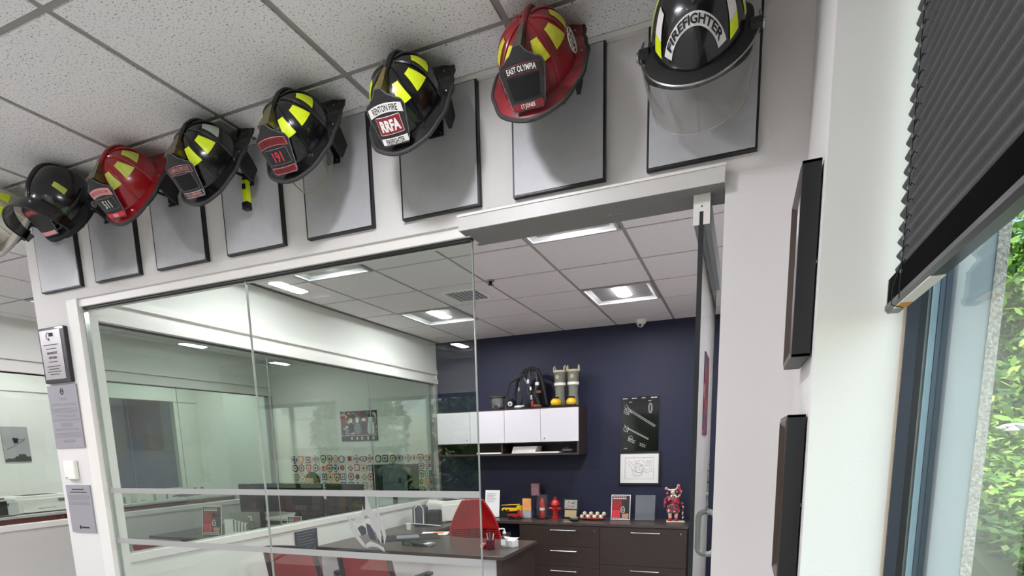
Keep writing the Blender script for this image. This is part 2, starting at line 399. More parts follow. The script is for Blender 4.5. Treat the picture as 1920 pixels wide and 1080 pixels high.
def dhandle(sx):
    p = MB(); pts = [(sx*.007, .86, 1.30)]
    for k in range(7): a_ = R(90*k/6); pts.append((sx*(.015+.033*math.sin(a_)), .86, 1.30-.033*(1-math.cos(a_))))
    pts += [(sx*.048, .86, 1.12)]
    for k in range(7): a_ = R(90*k/6); pts.append((sx*(.015+.033*math.cos(a_)), .86, 1.12-.033*math.sin(a_)))
    pts.append((sx*.007, .86, 1.087))
    p.tube(pts, .0135, mat('handle_satin', (176, 176, 172), .4, metal=.6), 12); p.cyl((sx*.007, .86, 1.30), (sx*.012, .86, 1.30), .018, 'steel'); return p
dhandle(1).build('door_handle', dr, smooth=True)

# ---------------- ceiling lights ----------------
def lens_mat(n_, e): return mat(n_, (246, 246, 255), .4, emit=e)
PANM = mat('reflector_enamel', (170, 170, 168), .5)
def make_troffer(label, group, lens):
    t = thing('ceiling_light', label, 'ceiling light', (0, 0, 0), group=group)
    p = MB(); s = .29; b = .272; lx, ly, zi = .10, .20, .034
    p.box((-s, -s, -.006), (s, -b, .006), PANM); p.box((-s, b, -.006), (s, s, .006), PANM)
    p.box((-s, -b, -.006), (-b, b, .006), PANM); p.box((b, -b, -.006), (s, b, .006), PANM); p.build('frame', t)
    O = [(-b, -b, .004), (b, -b, .004), (b, b, .004), (-b, b, .004)]; I = [(-lx, -ly, zi), (lx, -ly, zi), (lx, ly, zi), (-lx, ly, zi)]
    for k in range(4):
        q = MB(); a_, c_, d_, e_ = [Vector(v_) for v_ in (O[k], O[(k+1) % 4], I[(k+1) % 4], I[k])]
        def fn(u, v): o_ = (a_.lerp(c_, u)).lerp(e_.lerp(d_, u), v); o_.z += .016*math.sin(math.pi*v); return o_
        q.grid(fn, 8, 6, PANM, th=-.002); q.build('reflector_pan', t, smooth=True)
    q = MB(); q.grid(lambda u, v: (lx*(2*u-1), ly*(2*v-1), zi-.026*math.sin(math.pi*u)*min(1, 8*v*(1-v))), 14, 14, lens); q.build('lens', t, smooth=True)
    q = MB(); q.box((-.29, -.29, .062), (.29, .29, .066), PANM); q.build('housing', t)
    return t
# troffer copies
names = ['square ceiling light with bright curved lens nearest above the office doorway', 'square ceiling light with bright curved lens near the navy wall, right of the ceiling diffuser',
         'square ceiling light seen through the glass just under the left end of the glass head', 'square ceiling light seen through the glass near the navy wall, left of the ceiling diffuser']
base = {}
LM = {'office': lens_mat('light_lens', LIGHT*.80), 'mid': lens_mat('light_lens_dim', LIGHT*.50), 'front': lens_mat('light_lens_corridor', LIGHT*.72)}
def place_troffer(x, y, label, group, kd):
    if kd not in base: base[kd] = make_troffer(label, group, LM[kd]); o = base[kd]
    else: o = copytree(base[kd]); o['label'] = label; o['group'] = group
    o.location = (x, y, H-.008); return o
offs = [p for p in trof if p[1] > 0 and p[0] > X1]; mids = [p for p in trof if p[0] < X1 and p[1] > 0]; fro = [p for p in trof if p[1] < 0]
order = sorted(offs, key=lambda p: (-p[0], p[1]))
for p, n_ in zip(order, names): place_troffer(p[0], p[1], n_, 'ceiling lights of the glass office', 'office')
midn = {0: 'long thin looking ceiling light deep in the copy area behind both glass screens', 1: 'thin looking ceiling light in the copy area close to its rear wall', 2: 'ceiling light of the desk area seen low over the near glass beam', 3: 'ceiling light of the desk area nearer to the badge boards'}
for i, p in enumerate(sorted(mids)): place_troffer(p[0], p[1], midn[i], 'ceiling lights beyond the glass office', 'mid')
for i, p in enumerate(sorted(fro)):
    place_troffer(p[0], p[1], 'square ceiling light over the corridor in front of the helmets, some added unseen as fill', 'corridor ceiling lights', 'front')

# ---------------- helmets ----------------
def interp(tab, x):
    for (a, va), (b, vb) in zip(tab, tab[1:]):
        if x <= b:
            t = (x-a)/(b-a); t = t*t*(3-2*t); return va+(vb-va)*t
    return tab[-1][1]
RO = [(0, .186), (30, .180), (60, .158), (90, .148), (120, .158), (138, .180), (150, .222), (160, .285), (168, .278), (180, .262)]
ZO = [(0, -.016), (60, -.004), (90, .000), (120, -.008), (160, -.022), (180, -.026)]
def domeP(phi, t, off=0, ax=.118, ay=.142, h=.134, z0=.004):
    e = t*math.pi/2; c = math.cos(e)**.80; s_ = math.sin(e)
    n = Vector((math.sin(phi)*math.cos(e), -math.cos(phi)*math.cos(e), math.sin(e)))
    return Vector((ax*math.sin(phi)*c, -ay*math.cos(phi)*c, z0+h*s_))+n*off
BLK = mat('helmet_black', (15, 16, 18), .22, coat=.35, noise=.2, nscale=40)
RED1 = mat('helmet_red_sooty', (126, 24, 32), .36, coat=.2, noise=.5, nscale=14)
RED2 = mat('helmet_red', (146, 16, 26), .26, coat=.35, noise=.12, nscale=20)
WHT = mat('helmet_white', (196, 192, 178), .4, coat=.2, noise=.12, nscale=14)
EDGE = mat('brim_edge', (52, 50, 48), .7)
LEA = mat('shield_leather', (30, 28, 28), .55, noise=.3, nscale=60, bump=.2, bscale=200)
STY = ramp_mat('sticker_lime', [(0, (205, 225, 20)), (.5, (222, 240, 30)), (1, (235, 250, 60))], 60, .35)
STD = ramp_mat('sticker_dull_lime', [(0, (170, 176, 60)), (.5, (198, 208, 90)), (1, (210, 220, 110))], 60, .4)
STW = ramp_mat('sticker_dirty', [(0, (110, 90, 20)), (.4, (190, 186, 40)), (1, (215, 214, 70))], 70, .4)
STG = mat('sticker_grey', (176, 180, 166), .4)
BRS = mat('brass_holder', (120, 108, 62), .45, metal=.6, noise=.35, nscale=60)
AMB = mat('amber_holder', (86, 68, 38), .3, metal=.4, noise=.5, nscale=50, coat=.4)
WHITE = mat('patch_white', (226, 224, 218), .6)
DRED = mat('patch_dark_red', (128, 20, 30), .6)
REDT = mat('patch_red_text', (206, 44, 54), .6)
PINK = mat('patch_pink', (214, 150, 146), .6)
def shieldS(x, v, off=0):
    y = -.174+.044*v+2.0*x*x; z = .004+.145*v
    return Vector((x, y-off, z-off*.15))
HW = [(0, .044), (.10, .052), (.30, .058), (.48, .064), (.62, .069), (.72, .064), (.80, .044), (.88, .026), (.95, .016), (1.0, .010)]
def shield(parent, spec):
    p = MB()
    p.grid(lambda u, v: shieldS((2*u-1)*interp(HW, v), v), 12, 24, LEA, th=-.004)
    sh = p.build('front_shield', parent, smooth=True)
    e = MB(); pts = [shieldS(interp(HW, k/24), k/24, .003) for k in range(25)]+[shieldS(-interp(HW, k/24), k/24, .003) for k in range(24, -1, -1)]
    e.tube(pts, .0016, spec.get('piping', 'grey'), 5, closed=True); e.build('shield_piping', sh, smooth=True)
    def band(v0, v1, hw, k, arc=0, name='banner', outline=None, bow=0):
        def fn(u, v):
            x = (2*u-1)*hw; vv = v0+(v1-v0)*v - arc*x*x
            return shieldS(x*(1+bow*(v-.5)), vv, .0048)
        b = MB(); b.grid(fn, 14, 3, k, th=-.001); o = b.build(name, sh)
        if outline:
            q = MB(); pp = [fn(i/14, 0) for i in range(15)]+[fn(1, 1)]+[fn(i/14, 1) for i in range(13, -1, -1)]
            q.tube([a_+Vector((0, -.0005, 0)) for a_ in pp], .0009, outline, 4, closed=True); q.build('stitching', sh)
    def txt(s_, v, size, k, arc=0, squeeze=1, name='lettering', bold=.02, spread=1.0):
        b = MB()
        def fn(x, y):
            X = x; a_ = 2*arc*.145*X; return shieldS(X*spread + a_*y*0.6, v+y/.145-arc*X*X, .0065)
        b.text(s_, size, k, fn, squeeze, bold); b.build(name, sh)
    def ticks(v, size, hw, n, k, arc=0, name='worn_lettering'):
        b = MB(); rr = random.Random(n*7+int(v*100))
        for i in range(n):
            X = -hw+2*hw*(i+.5)/n; w_ = hw/n*.62
            for (a0, b0, a1, b1) in [(-1, -1, -.5, 1), (.5, -1, 1, 1), (-1, rr.choice([-.2, .6]), 1, rr.choice([.1, 1])), ][:rr.choice([2, 3, 3])]:
                q = [shieldS(X+a_*w_, v+y_*size/2/.145-arc*X*X, .0065) for a_, y_ in ((a0, b0), (a1, b0), (a1, b1), (a0, b1))]
                b.add(q, [(0, 1, 2, 3)], k)
        b.build(name, sh)
    for it in spec['items']:
        {'band': band, 'txt': txt, 'ticks': ticks}[it[0]](*it[1], **it[2])
    return sh
def sticker(parent, phi, t0, t1, w0, w1, k, sk=0):
    p = MB()
    def fn(u, v):
        t = t0+(t1-t0)*v; w_ = w0+(w1-w0)*v
        return domeP(R(phi+sk*(v-.5)+(2*u-1)*w_), t, .0030)
    p.grid(fn, 8, 6, k, th=.0015); return p.build('reflective_sticker', parent)
def trad_helmet(label, loc, rot, body, spec, group='firefighter helmets hung along the wall'):
    t = thing('firefighter_helmet', label, 'helmet', loc, rot, group)
    edge = spec.get('edge', EDGE)
    p = MB()
    p.grid(lambda u, v: domeP(2*math.pi*(1-u), v*.995), 64, 20, body)
    sh = p.build('shell', t, smooth=True)
    p = MB()
    for k in range(8):
        phi = math.pi*2*k/8
        if k % 4 == 0: continue
        p.tube([domeP(phi, tt/14, .001) for tt in range(0, 14)], [.0045]*11+[.004, .0035, .003], body, 6)
    p.build('rib', sh, smooth=True)
    p = MB()     # high comb front to back
    pts = [domeP(0, tt/12, .003) for tt in range(1, 13)]+[domeP(math.pi, tt/12, .003) for tt in range(11, 0, -1)]
    rs = [.005]+[.007]*9+[.009]*3+[.007]*9+[.005]
    p.tube(pts, rs[:len(pts)], body, 8); p.build('crown_comb', sh, smooth=True)
    def brimP(phi, q, dz=0):
        d = abs(math.degrees(phi) % 360); d = 360-d if d > 180 else d
        a = domeP(phi, 0); ro = interp(RO, d); r0 = Vector((a.x, a.y)).length
        r_ = r0-.004+(ro-r0+.004)*q; z = .008*(1-q)**2+interp(ZO, d)*q**1.5
        return Vector((math.sin(phi)*r_, -math.cos(phi)*r_, z+dz))
    p = MB(); N = 96; vs = []; fs = []
    prof = [(0, 0), (.25, 0), (.5, 0), (.75, 0), (1, 0), (1, -.005), (.75, -.005), (.5, -.005), (.25, -.005), (0, -.005)]
    for i in range(N):
        for q, dz in prof: vs.append(brimP(2*math.pi*i/N, q, dz))
    n_ = len(prof)
    for i in range(N):
        for j in range(n_): fs.append((i*n_+j, ((i+1) % N)*n_+j, ((i+1) % N)*n_+(j+1) % n_, i*n_+(j+1) % n_))
    p.add(vs, fs, spec.get('brim', body)); br = p.build('brim', t, smooth=True)
    p = MB(); p.tube([brimP(2*math.pi*i/N, 1, -.0025) for i in range(N)], .0065, edge, 8, closed=True); p.build('brim_edge', br, smooth=True)
    p = MB(); p.lathe([(.92, 0), (1, -.004), (1, -.030), (.9, -.034)], 'blackm', (0, 0, -.002), 28, .112, .135)
    p.build('headband', t, smooth=True)
    for s_ in (-1, 1):
        p = MB(); p.grid(lambda u, v, s_=s_: (s_*(.104-.012*v), .02+(.075+.02*v)*(u-.5)*(1-.35*v*v)+.03, -.02-.085*v), 6, 6, 'blackm', th=.012); p.build('ear_flap', t, smooth=True)
    for (phi, t0, t1, w0, w1, k, sk) in spec['stickers']: sticker(t, phi, t0, t1, w0, w1, k, sk)
    shield(t, spec)
    hk = spec.get('holder', BRS)
    p = MB(); a1 = shieldS(0, .99); 
    top = domeP(0, .90, .008); bot = domeP(0, .50, .0)
    hw = spec.get('hw', .016)
    p.add([(-hw, a1.y, a1.z), (hw, a1.y, a1.z), (.006, top.y, top.z+.004), (-.006, top.y, top.z+.004), (-hw*.8, bot.y+.01, bot.z), (hw*.8, bot.y+.01, bot.z), (hw*1.3, a1.y+.004, a1.z-.03), (-hw*1.3, a1.y+.004, a1.z-.03)],
          [(0, 1, 2, 3), (1, 6, 5, 2), (0, 3, 4, 7), (7, 4, 5, 6), (0, 7, 6, 1), (3, 2, 5, 4)], hk)
    p.build('shield_holder', t)
    for s_ in (-1, 1):
        q = MB()
        for d in (105, 150): a_ = brimP(R(s_*d), .55, .002); q.ell(a_, (.004, .004, .003), 'steel', 8, 5)
        q.build('rivet', br, smooth=True)
    return t
def arcband(hw=.060, v0=.60, v1=.76, arc=22): return v0, v1, hw, arc
ST = [(30, .36, .66, 12, 8, None, -4), (70, .36, .66, 14, 9, None, -4), (112, .36, .66, 14, 9, None, 0), (-30, .36, .66, 12, 8, None, 4), (-70, .36, .66, 14, 9, None, 4), (-112, .36, .66, 14, 9, None, 0)]
def sts(k, k2=None): return [(a, b, c_, d, e, (k2 if (k2 and a == 112) else k), g_) for a, b, c_, d, e, _, g_ in ST]
TH = 60
PX = [-.162, -.628, -1.089, -1.554, -2.008, -2.465, -2.918, -3.367]
def hrot(dx=0, dy=0, dz=0): return (R(TH+dx), R(dy), R(dz))
# the panels under the helmets
PAN = ramp_mat('panel_silver', [(0, (172, 172, 173)), (1, (184, 184, 185))], 30, .42)
for i, x in enumerate(PX):
    lab = ['blank silver panel with black edge, rightmost, behind the helmet with the clear visor', 'blank silver panel with black edge behind the sooty red helmet', 'blank silver panel with black edge behind the helmet lettered RRFA',
           'blank silver panel with black edge behind the helmet numbered 191', 'blank silver panel with black edge below the yellow hanging flashlight', 'blank silver panel with black edge right of the red helmet numbered 511',
           'blank silver panel with black edge, second from the left end of the row', 'blank silver panel with black edge at the left end of the row'][i]
    t = thing('wall_panel', lab, 'wall panel', (x, 0, 2.716), (0, 0, 0), 'silver panels under the helmets')
    p = MB(); p.box((-.165, -.021, -.205), (.165, -.001, .205), 'black'); p.build('panel_edge', t)
    p = MB(); p.box((-.158, -.0225, -.199), (.158, -.0212, .203), PAN); p.build('panel_face', t)
def hook(i, dz=0, dx=0, big=False):
    x = PX[i]; t = thing('helmet_hook', ['black wall hook holding the helmet with the clear visor', 'black wall hook holding the sooty red helmet', 'black wall hook holding the helmet lettered RRFA', 'black wall hook holding the helmet numbered 191',
        'black wall hook with screwed plate behind the scuffed black helmet, flashlight hung on it', 'black wall hook with screwed plate right of the red 511 helmet', 'black wall hook with round end behind the leftmost black helmet', 'black wall hook holding the white helmet'][i], 'hook', (x+dx, -.023, 2.80+dz), (0, 0, 0), 'helmet hooks')
    p = MB(); p.box((-.03, -.006, -.035), (.03, 0, .035), 'black'); p.build('plate', t, bevel=.002)
    for sx in (-.02, .02):
        for sz in (-.024, .024): q = MB(); q.cyl((sx, -.006, sz), (sx, -.009, sz), .0045, 'steel', n=8); q.build('screw', t)
    p = MB(); p.tube([(0, -.004, 0), (0, -.06, -.004), (-.0, -.16, .0)], .006, 'black', 8); p.tube([(0, -.16, 0), (-.0, -.175, .02)], .006, 'black', 8); p.build('arm', t, smooth=True)
    return t
ZC, YC = 2.775, -.205
helm = {}
helm[1] = trad_helmet('sooty red leather-style firefighter helmet, black shield reading EAST OLYMPIA and LT JONES', (PX[1], YC, ZC), hrot(), RED1,
    dict(stickers=sts(STW), holder=mat('holder_olive', (70, 66, 52), .5, noise=.3, nscale=80), hw=.013, items=[
    ('band', (.60, .74, .056), dict(k=LEA, arc=16, outline=DRED)), ('txt', ('EAST OLYMPIA', .68, .0135), dict(k=WHITE, arc=16, squeeze=.74)),
    ('band', (.20, .55, .044), dict(k=mat('blank_black', (6, 6, 8), .9), name='blank_panel', bow=.2)),
    ('band', (.03, .14, .048), dict(k=DRED, outline=LEA)), ('txt', ('LT JONES', .085, .0125), dict(k=WHITE, squeeze=.8, arc=0))]))
# white ring emblem on the side of the red helmet
p = MB()
def ringpt(a, r_): return domeP(R(97)+r_*math.cos(a)/.12, .20+r_*math.sin(a)/.21, .004)
for r_ in (.020, .030):
    p.tube([ringpt(2*math.pi*k/28, r_) for k in range(28)], .0018, WHITE, 5, closed=True)
for k in range(4): p.tube([ringpt(math.pi/2*k+.5, .021), ringpt(math.pi/2*k+.5, .029)], .003, WHITE, 5)
p.tube([ringpt(2*math.pi*k/16, .010) for k in range(16)], .0016, WHITE, 5, closed=True)
p.build('ring_emblem', helm[1], smooth=True)
helm[2] = trad_helmet('glossy black firefighter helmet with white banners RENTON FIRE and FIREFIGHTER and red RRFA patch', (PX[2], YC, ZC), hrot(), BLK,
    dict(stickers=sts(STY), holder=BRS, items=[
    ('band', (.60, .76, .060), dict(k=WHITE, arc=22)), ('txt', ('RENTON FIRE', .685, .0165), dict(k='ink', arc=22, squeeze=.66)),
    ('band', (.22, .53, .043), dict(k=DRED, outline=WHITE, name='red_patch')), ('txt', ('RRFA', .375, .030), dict(k=WHITE, squeeze=.78, bold=.05)),
    ('band', (.03, .15, .048), dict(k=WHITE)), ('txt', ('FIREFIGHTER', .09, .0145), dict(k='ink', squeeze=.62))]))
helm[3] = trad_helmet('black firefighter helmet numbered 191 in red, clear goggles hanging below its brim', (PX[3], YC, ZC), hrot(), BLK,
    dict(stickers=sts(STY), holder=mat('holder_dark_olive', (74, 68, 34), .3, noise=.3, nscale=60, coat=.4), hw=.024, items=[
    ('band', (.60, .75, .058), dict(k=DRED, arc=20, outline=PINK)), ('ticks', (.675, .014, .050, 11, 'ink'), dict(arc=20)),
    ('band', (.22, .52, .046), dict(k='black', outline='grey', name='number_panel')), ('txt', ('191', .37, .031), dict(k=REDT, squeeze=.85)),
    ('band', (.03, .15, .050), dict(k=DRED, outline=PINK)), ('ticks', (.09, .012, .044, 11, 'ink'), {})]))
helm[4] = trad_helmet('scuffed black firefighter helmet with blank black shield and one grey sticker', (PX[4], YC, ZC), hrot(), BLK,
    dict(stickers=sts(STY, STG), holder=AMB, hw=.028, items=[
    ('band', (.60, .74, .056), dict(k=LEA, arc=20, outline=PINK)), ('ticks', (.675, .014, .050, 11, PINK), dict(arc=20)),
    ('band', (.20, .55, .044), dict(k=mat('blank_black2', (6, 6, 8), .9), name='blank_panel', outline='grey')),
    ('band', (.03, .14, .048), dict(k=LEA, outline=WHITE)), ('ticks', (.088, .013, .040, 9, PINK), {})]))
helm[5] = trad_helmet('shiny red firefighter helmet with black front shield numbered 511', (PX[5], YC, ZC), hrot(), RED2,
    dict(stickers=sts(STD), holder=AMB, hw=.026, items=[
    ('band', (.60, .77, .058), dict(k=PINK, arc=22, outline=DRED)), ('ticks', (.685, .014, .050, 10, DRED), dict(arc=22)),
    ('band', (.24, .52, .046), dict(k='black', outline='grey', name='number_panel')), ('txt', ('511', .38, .027), dict(k='lgrey', squeeze=.9)),
    ('band', (.03, .15, .050), dict(k=REDT, outline='ink')), ('band', (.05, .13, .014), dict(k=PINK, name='small_patch'))]))
helm[7] = trad_helmet('pale grey firefighter helmet with lime stickers, cut by the left edge of the picture', (PX[7], YC, ZC), hrot(), WHT,
    dict(stickers=sts(STY), holder=WHT, edge=mat('brim_edge_grey', (150, 148, 138), .6), items=[
    ('band', (.60, .76, .058), dict(k='lgrey', arc=20)), ('band', (.22, .52, .046), dict(k='black', name='number_panel')), ('band', (.03, .15, .050), dict(k='lgrey'))]))
# goggles under helmet 191
def goggles(parent):
    p = MB()
    def fn(u, v):
        a = (u-.5)*math.pi*.95; rx, ry = .112, .120; s_ = 1-.10*v
        drop = .085*(1-.55*abs(u-.5)*2*abs(u-.5)*2)*v
        return (rx*math.sin(a)*s_, -.02-ry*math.cos(a)*s_, -.028-drop)
    p.grid(fn, 28, 8, 'clear', th=.002); o = p.build('visor', parent, smooth=True)
    q = MB(); q.tube([fn(i/28, 1) for i in range(29)], .0018, mat('visor_rim', (168, 160, 120), .4), 6); q.build('visor_rim', o, smooth=True)
goggles(helm[3])
# modern helmets
def modern(label, loc, rot, spec):
    t = thing('firefighter_helmet', label, 'helmet', loc, rot, 'firefighter helmets hung along the wall')
    DP = lambda phi, tt, off=0: domeP(phi, tt, off, .122, .150, .158, 0)
    p = MB(); p.grid(lambda u, v: DP(2*math.pi*(1-u), v*.995, .004*max(0, math.cos(2*2*math.pi*u))**6*(1-v)), 64, 20, BLK); sh = p.build('shell', t, smooth=True)
    p = MB(); pts = [DP(0, tt/12, .0) for tt in range(7, 13)]+[DP(math.pi, tt/12, .0) for tt in range(11, 3, -1)]
    p.tube(pts, [.004]+[.011]*(len(pts)-2)+[.004], BLK, 10); p.build('crown_ridge', sh, smooth=True)
    def bp(phi, q, dz=0):
        d = abs(math.degrees(phi) % 360); d = 360-d if d > 180 else d
        ro = interp([(0, .185), (40, .176), (90, .140), (130, .160), (180, .215)], d); a = DP(phi, 0); r0 = Vector((a.x, a.y)).length-.004
        r_ = r0+(ro-r0)*q; return Vector((math.sin(phi)*r_, -math.cos(phi)*r_, -.012*q*q+interp([(0, 0), (120, 0), (180, -.03)], d)*q+dz))
    prof = [(0, .004), (.5, .002), (1, 0), (1, -.010), (.5, -.012), (0, -.012)]; N = 80; vs = []; fs = []
    for i in range(N):
        for q, dz in prof: vs.append(bp(2*math.pi*i/N, q, dz))
    n_ = len(prof)
    for i in range(N):
        for j in range(n_): fs.append((i*n_+j, ((i+1) % N)*n_+j, ((i+1) % N)*n_+(j+1) % n_, i*n_+(j+1) % n_))
    p = MB(); p.add(vs, fs, 'blackm'); p.build('brim', t, smooth=True)
    p = MB(); p.lathe([(.92, 0), (1, -.004), (1, -.040), (.9, -.044)], 'blackm', (0, 0, -.008), 28, .112, .135); p.build('headband', t, smooth=True)
    for s_ in (-1, 1):
        q = MB(); q.cyl((s_*.132, -.01, -.012), (s_*.162, -.01, -.012), .019, 'black', n=8); q.cyl((s_*.162, -.01, -.012), (s_*.170, -.01, -.012), .013, 'steel', n=12); q.build('visor_knob', t, bevel=.002)
    if spec == 'down':
        def fn(u, v):
            a = (u-.5)*math.pi*1.12; s_ = 1-.10*v*v
            cut = 1-max(0, abs(u-.5)*2-.60)/.40*.80
            return (.158*math.sin(a)*s_, .010-.196*math.cos(a)*s_, -.010-.150*v*cut)
        q = MB(); q.grid(fn, 36, 12, 'clear', th=.0025); vz = q.build('face_visor', t, smooth=True)
        q = MB(); q.tube([fn(i/36, 0) for i in range(37)], .0032, 'steel', 6); q.build('visor_rim', vz, smooth=True)
        q = MB(); q.tube([fn(i/36, 1) for i in range(37)], .0012, 'lgrey', 5); q.build('visor_lower_edge', vz, smooth=True)
        # arc banner
        def arc(a, r_, off=.003):
            return DP(R(math.degrees(r_*math.sin(a)/.142)), .055+(r_*math.cos(a))/.215, off)
        q = MB(); q.grid(lambda u, v: arc(R(-80+160*u), .072+.027*v), 30, 2, WHITE, th=.001); bn = q.build('name_banner', t)
        q = MB(); vs, fs = glyphs('FIREFIGHTER', .03)
        xm = max(v[0] for v in vs); q.add([arc(R(72*x/xm), .0855+y*.0185, .0048) for x, y in vs], fs, 'ink'); q.build('lettering', bn)
        for s_ in (-1, 1):
            for (t0, t1, k) in ((.10, .24, STY), (.245, .47, WHITE)):
                q = MB(); q.grid(lambda u, v, s_=s_, t0=t0, t1=t1: DP(R(s_*(50+14*(u-.5)+16*(t0+(t1-t0)*v))), t0+(t1-t0)*v+.03*u*1, .003), 6, 4, k, th=.001); q.build('reflective_sticker', t)
            q = MB(); q.grid(lambda u, v, s_=s_: DP(R(s_*(78+6*u)), .12+.5*v, .003), 3, 8, STD, th=.001); q.build('reflective_sticker', t)
    else:
        def fn(u, v):
            a = (u-.5)*math.pi*1.1; b = R(100)
            x, y, z = .150*math.sin(a), -.18*math.cos(a), -.03-.12*v*(1-max(0, abs(u-.5)*2-.6))
            y2 = y*math.cos(b)+z*math.sin(b); z2 = -y*math.sin(b)+z*math.cos(b)
            return (x, y2*.55-.13, z2*.75+.02)
        q = MB(); q.grid(fn, 30, 8, glass_mat('smoked_visor', (.34, .35, .36), .06, rough=.05), th=.003); vz = q.build('face_visor', t, smooth=True)
        q = MB(); q.tube([fn(i/30, 1) for i in range(31)], .004, 'black', 6); q.build('visor_rim', vz, smooth=True)
        for s_ in (-1, 1):
            q = MB(); q.grid(lambda u, v, s_=s_: DP(R(s_*(80+12*(u-.5))), .30+.22*v, .003), 6, 4, STD, th=.001); q.build('reflective_sticker', t)
        # goggles strap round the brim
        q = MB(); q.grid(lambda u, v: DP(R(-70+140*u), .12+.16*v*math.sin(math.pi*u)+.02, .014), 28, 5, 'clear', th=.002); g_ = q.build('goggles', t, smooth=True)
        q = MB(); q.tube([DP(R(-110+220*k/30), .12, .012) for k in range(31)], .006, 'black', 6); q.build('goggle_strap', g_, smooth=True)
        shield(t, dict(items=[('band', (.60, .76, .058), dict(k=DRED, arc=20)), ('ticks', (.68, .013, .048, 9, PINK), dict(arc=20)), ('band', (.03, .13, .045), dict(k=PINK))]))
    for s_ in (-1, 1):
        p = MB(); p.grid(lambda u, v, s_=s_: (s_*(.104-.012*v), .02+(.075+.02*v)*(u-.5)*(1-.35*v*v)+.03, -.03-.085*v), 6, 6, 'blackm', th=.012); p.build('ear_flap', t, smooth=True)
    return t
helm[0] = modern('glossy black firefighter helmet with white arched FIREFIGHTER band and clear face visor hanging down', (PX[0], YC, ZC-.022), hrot(), 'down')
helm[6] = modern('plain black firefighter helmet with smoked visor flipped up, second from the left edge', (PX[6], YC, ZC), hrot(), 'up')
for i in range(8): hook(i)
# flashlight hanging from the hook plate
t = thing('flashlight', 'small yellow and black flashlight hanging from the hook plate right of the scuffed black helmet', 'flashlight', (PX[4]+.02, -.06, 2.70))
p = MB(); p.tube([(0, 0, .07), (.006, -.004, .1), (0, 0, .125)], .002, 'black', 6); p.build('strap', t)
p = MB(); p.cbox((0, 0, .03), (.028, .022, .085), STY); p.build('body', t, bevel=.004)
p = MB(); p.cbox((-.004, 0, -.028), (.032, .026, .03), 'black'); p.build('head', t, bevel=.003)
p = MB(); p.cbox((0, -.0125, .045), (.016, .003, .02), 'black'); p.build('switch', t)
# ---------------- pictures and plaques ----------------
def rotz(d): return (0, 0, R(d))
def lines(parent, name, segs, k, r=.0015, y=-.0015):
    p = MB()
    for sg in segs: p.tube([(a, y, b) for a, b in sg], r, k, 4)
    return p.build(name, parent)
def circ(cx, cz, r_, n=16, a0=0, a1=360, ry=None): return [(cx+r_*math.cos(R(a0+(a1-a0)*i/n)), cz+(ry or r_)*math.sin(R(a0+(a1-a0)*i/n))) for i in range(n+1)]
# thick black box frames on the pier beside the window
brz = mat('frame_bronze', (74, 62, 54), .35, metal=.5)
for z0, z1, lb in ((1.835, 2.262, 'deep black picture frame with bronze inner moulding, upper one on the pier by the window'), (1.26, 1.70, 'deep black picture frame with bronze inner moulding, lower one on the pier by the window')):
    t = thing('picture_frame', lb, 'picture frame', (.138, -.365, (z0+z1)/2), rotz(-90), 'deep frames on the pier'); h = (z1-z0)/2; w_ = .135
    # local x -> world -y ; local -y -> world -x
    p = MB(); D_ = .040; b = .018
    p.box((-w_, -D_, -h), (-w_+b*.4, 0, h), 'black'); p.box((w_-b*.4, -D_, -h), (w_, 0, h), 'black'); p.box((-w_, -D_, -h), (w_, 0, -h+b*.4), 'black'); p.box((-w_, -D_, h-b*.4), (w_, 0, h), 'black')
    p.build('frame', t, bevel=.001)
    p = MB(); o_ = [(-w_+.004, -h+.004), (w_-.004, -h+.004), (w_-.004, h-.004), (-w_+.004, h-.004)]
    i_ = [(-w_+.034, -h+.034), (w_-.034, -h+.034), (w_-.034, h-.034), (-w_+.034, h-.034)]
    vs = [(x, -D_, z) for x, z in o_]+[(x, -D_-.003, z) for x, z in [(a_*.93, c_*.96) for a_, c_ in o_]]+[(x, -D_+.014, z) for x, z in i_]
    p.add(vs, [(k, (k+1) % 4, 4+(k+1) % 4, 4+k) for k in range(4)]+[(4+k, 4+(k+1) % 4, 8+(k+1) % 4, 8+k) for k in range(4)], brz); p.build('moulding', t)
    p = MB(); p.box((-w_+.01, -.02, -h+.01), (w_-.01, -.004, h-.01), 'blackg'); p.build('picture', t)
    p = MB(); p.cyl((w_-.02, -.001, 0), (w_-.02, .004, 0), .006, 'steel', n=8); p.build('bumper', t)
# plaques on the left pier
t = thing('wall_plaque', 'black wooden plaque with silver plate on the left pier, topmost of the signs', 'plaque', (-3.505, 0, 2.19))
p = MB(); p.box((-.113, -.022, -.146), (.113, -.0005, .146), mat('plaque_black', (30, 24, 34), .35, coat=.3)); p.build('board', t, bevel=.004)
pl = MB(); pl.box((-.098, -.0235, -.126), (.060+.02, -.0225, .132), mat('plate_silver', (176, 172, 172), .3, metal=.4)); plo = pl.build('plate', t)
p = MB(); F = lambda x, y: (x-.010, -.0242, y)
for s_, z, h in (('FIREFIGHTERS FIRST', .012, .0125), ('CREDIT UNION', -.012, .0125)):
    p.text(s_, h, 'ink', lambda x, y, z=z: (x-.010, -.0242, y+z), .62, .03)
for z, n in ((.055, 10), (.035, 7), (-.034, 6), (-.058, 9), (-.072, 7), (-.086, 9), (-.10, 6)):
    for k in range(n): p.box((-.010-(n/2-k)*.013, -.0243, z-.002), (-.010-(n/2-k)*.013+.010, -.0241, z+.002), 'ink')
p.build('lettering', plo)
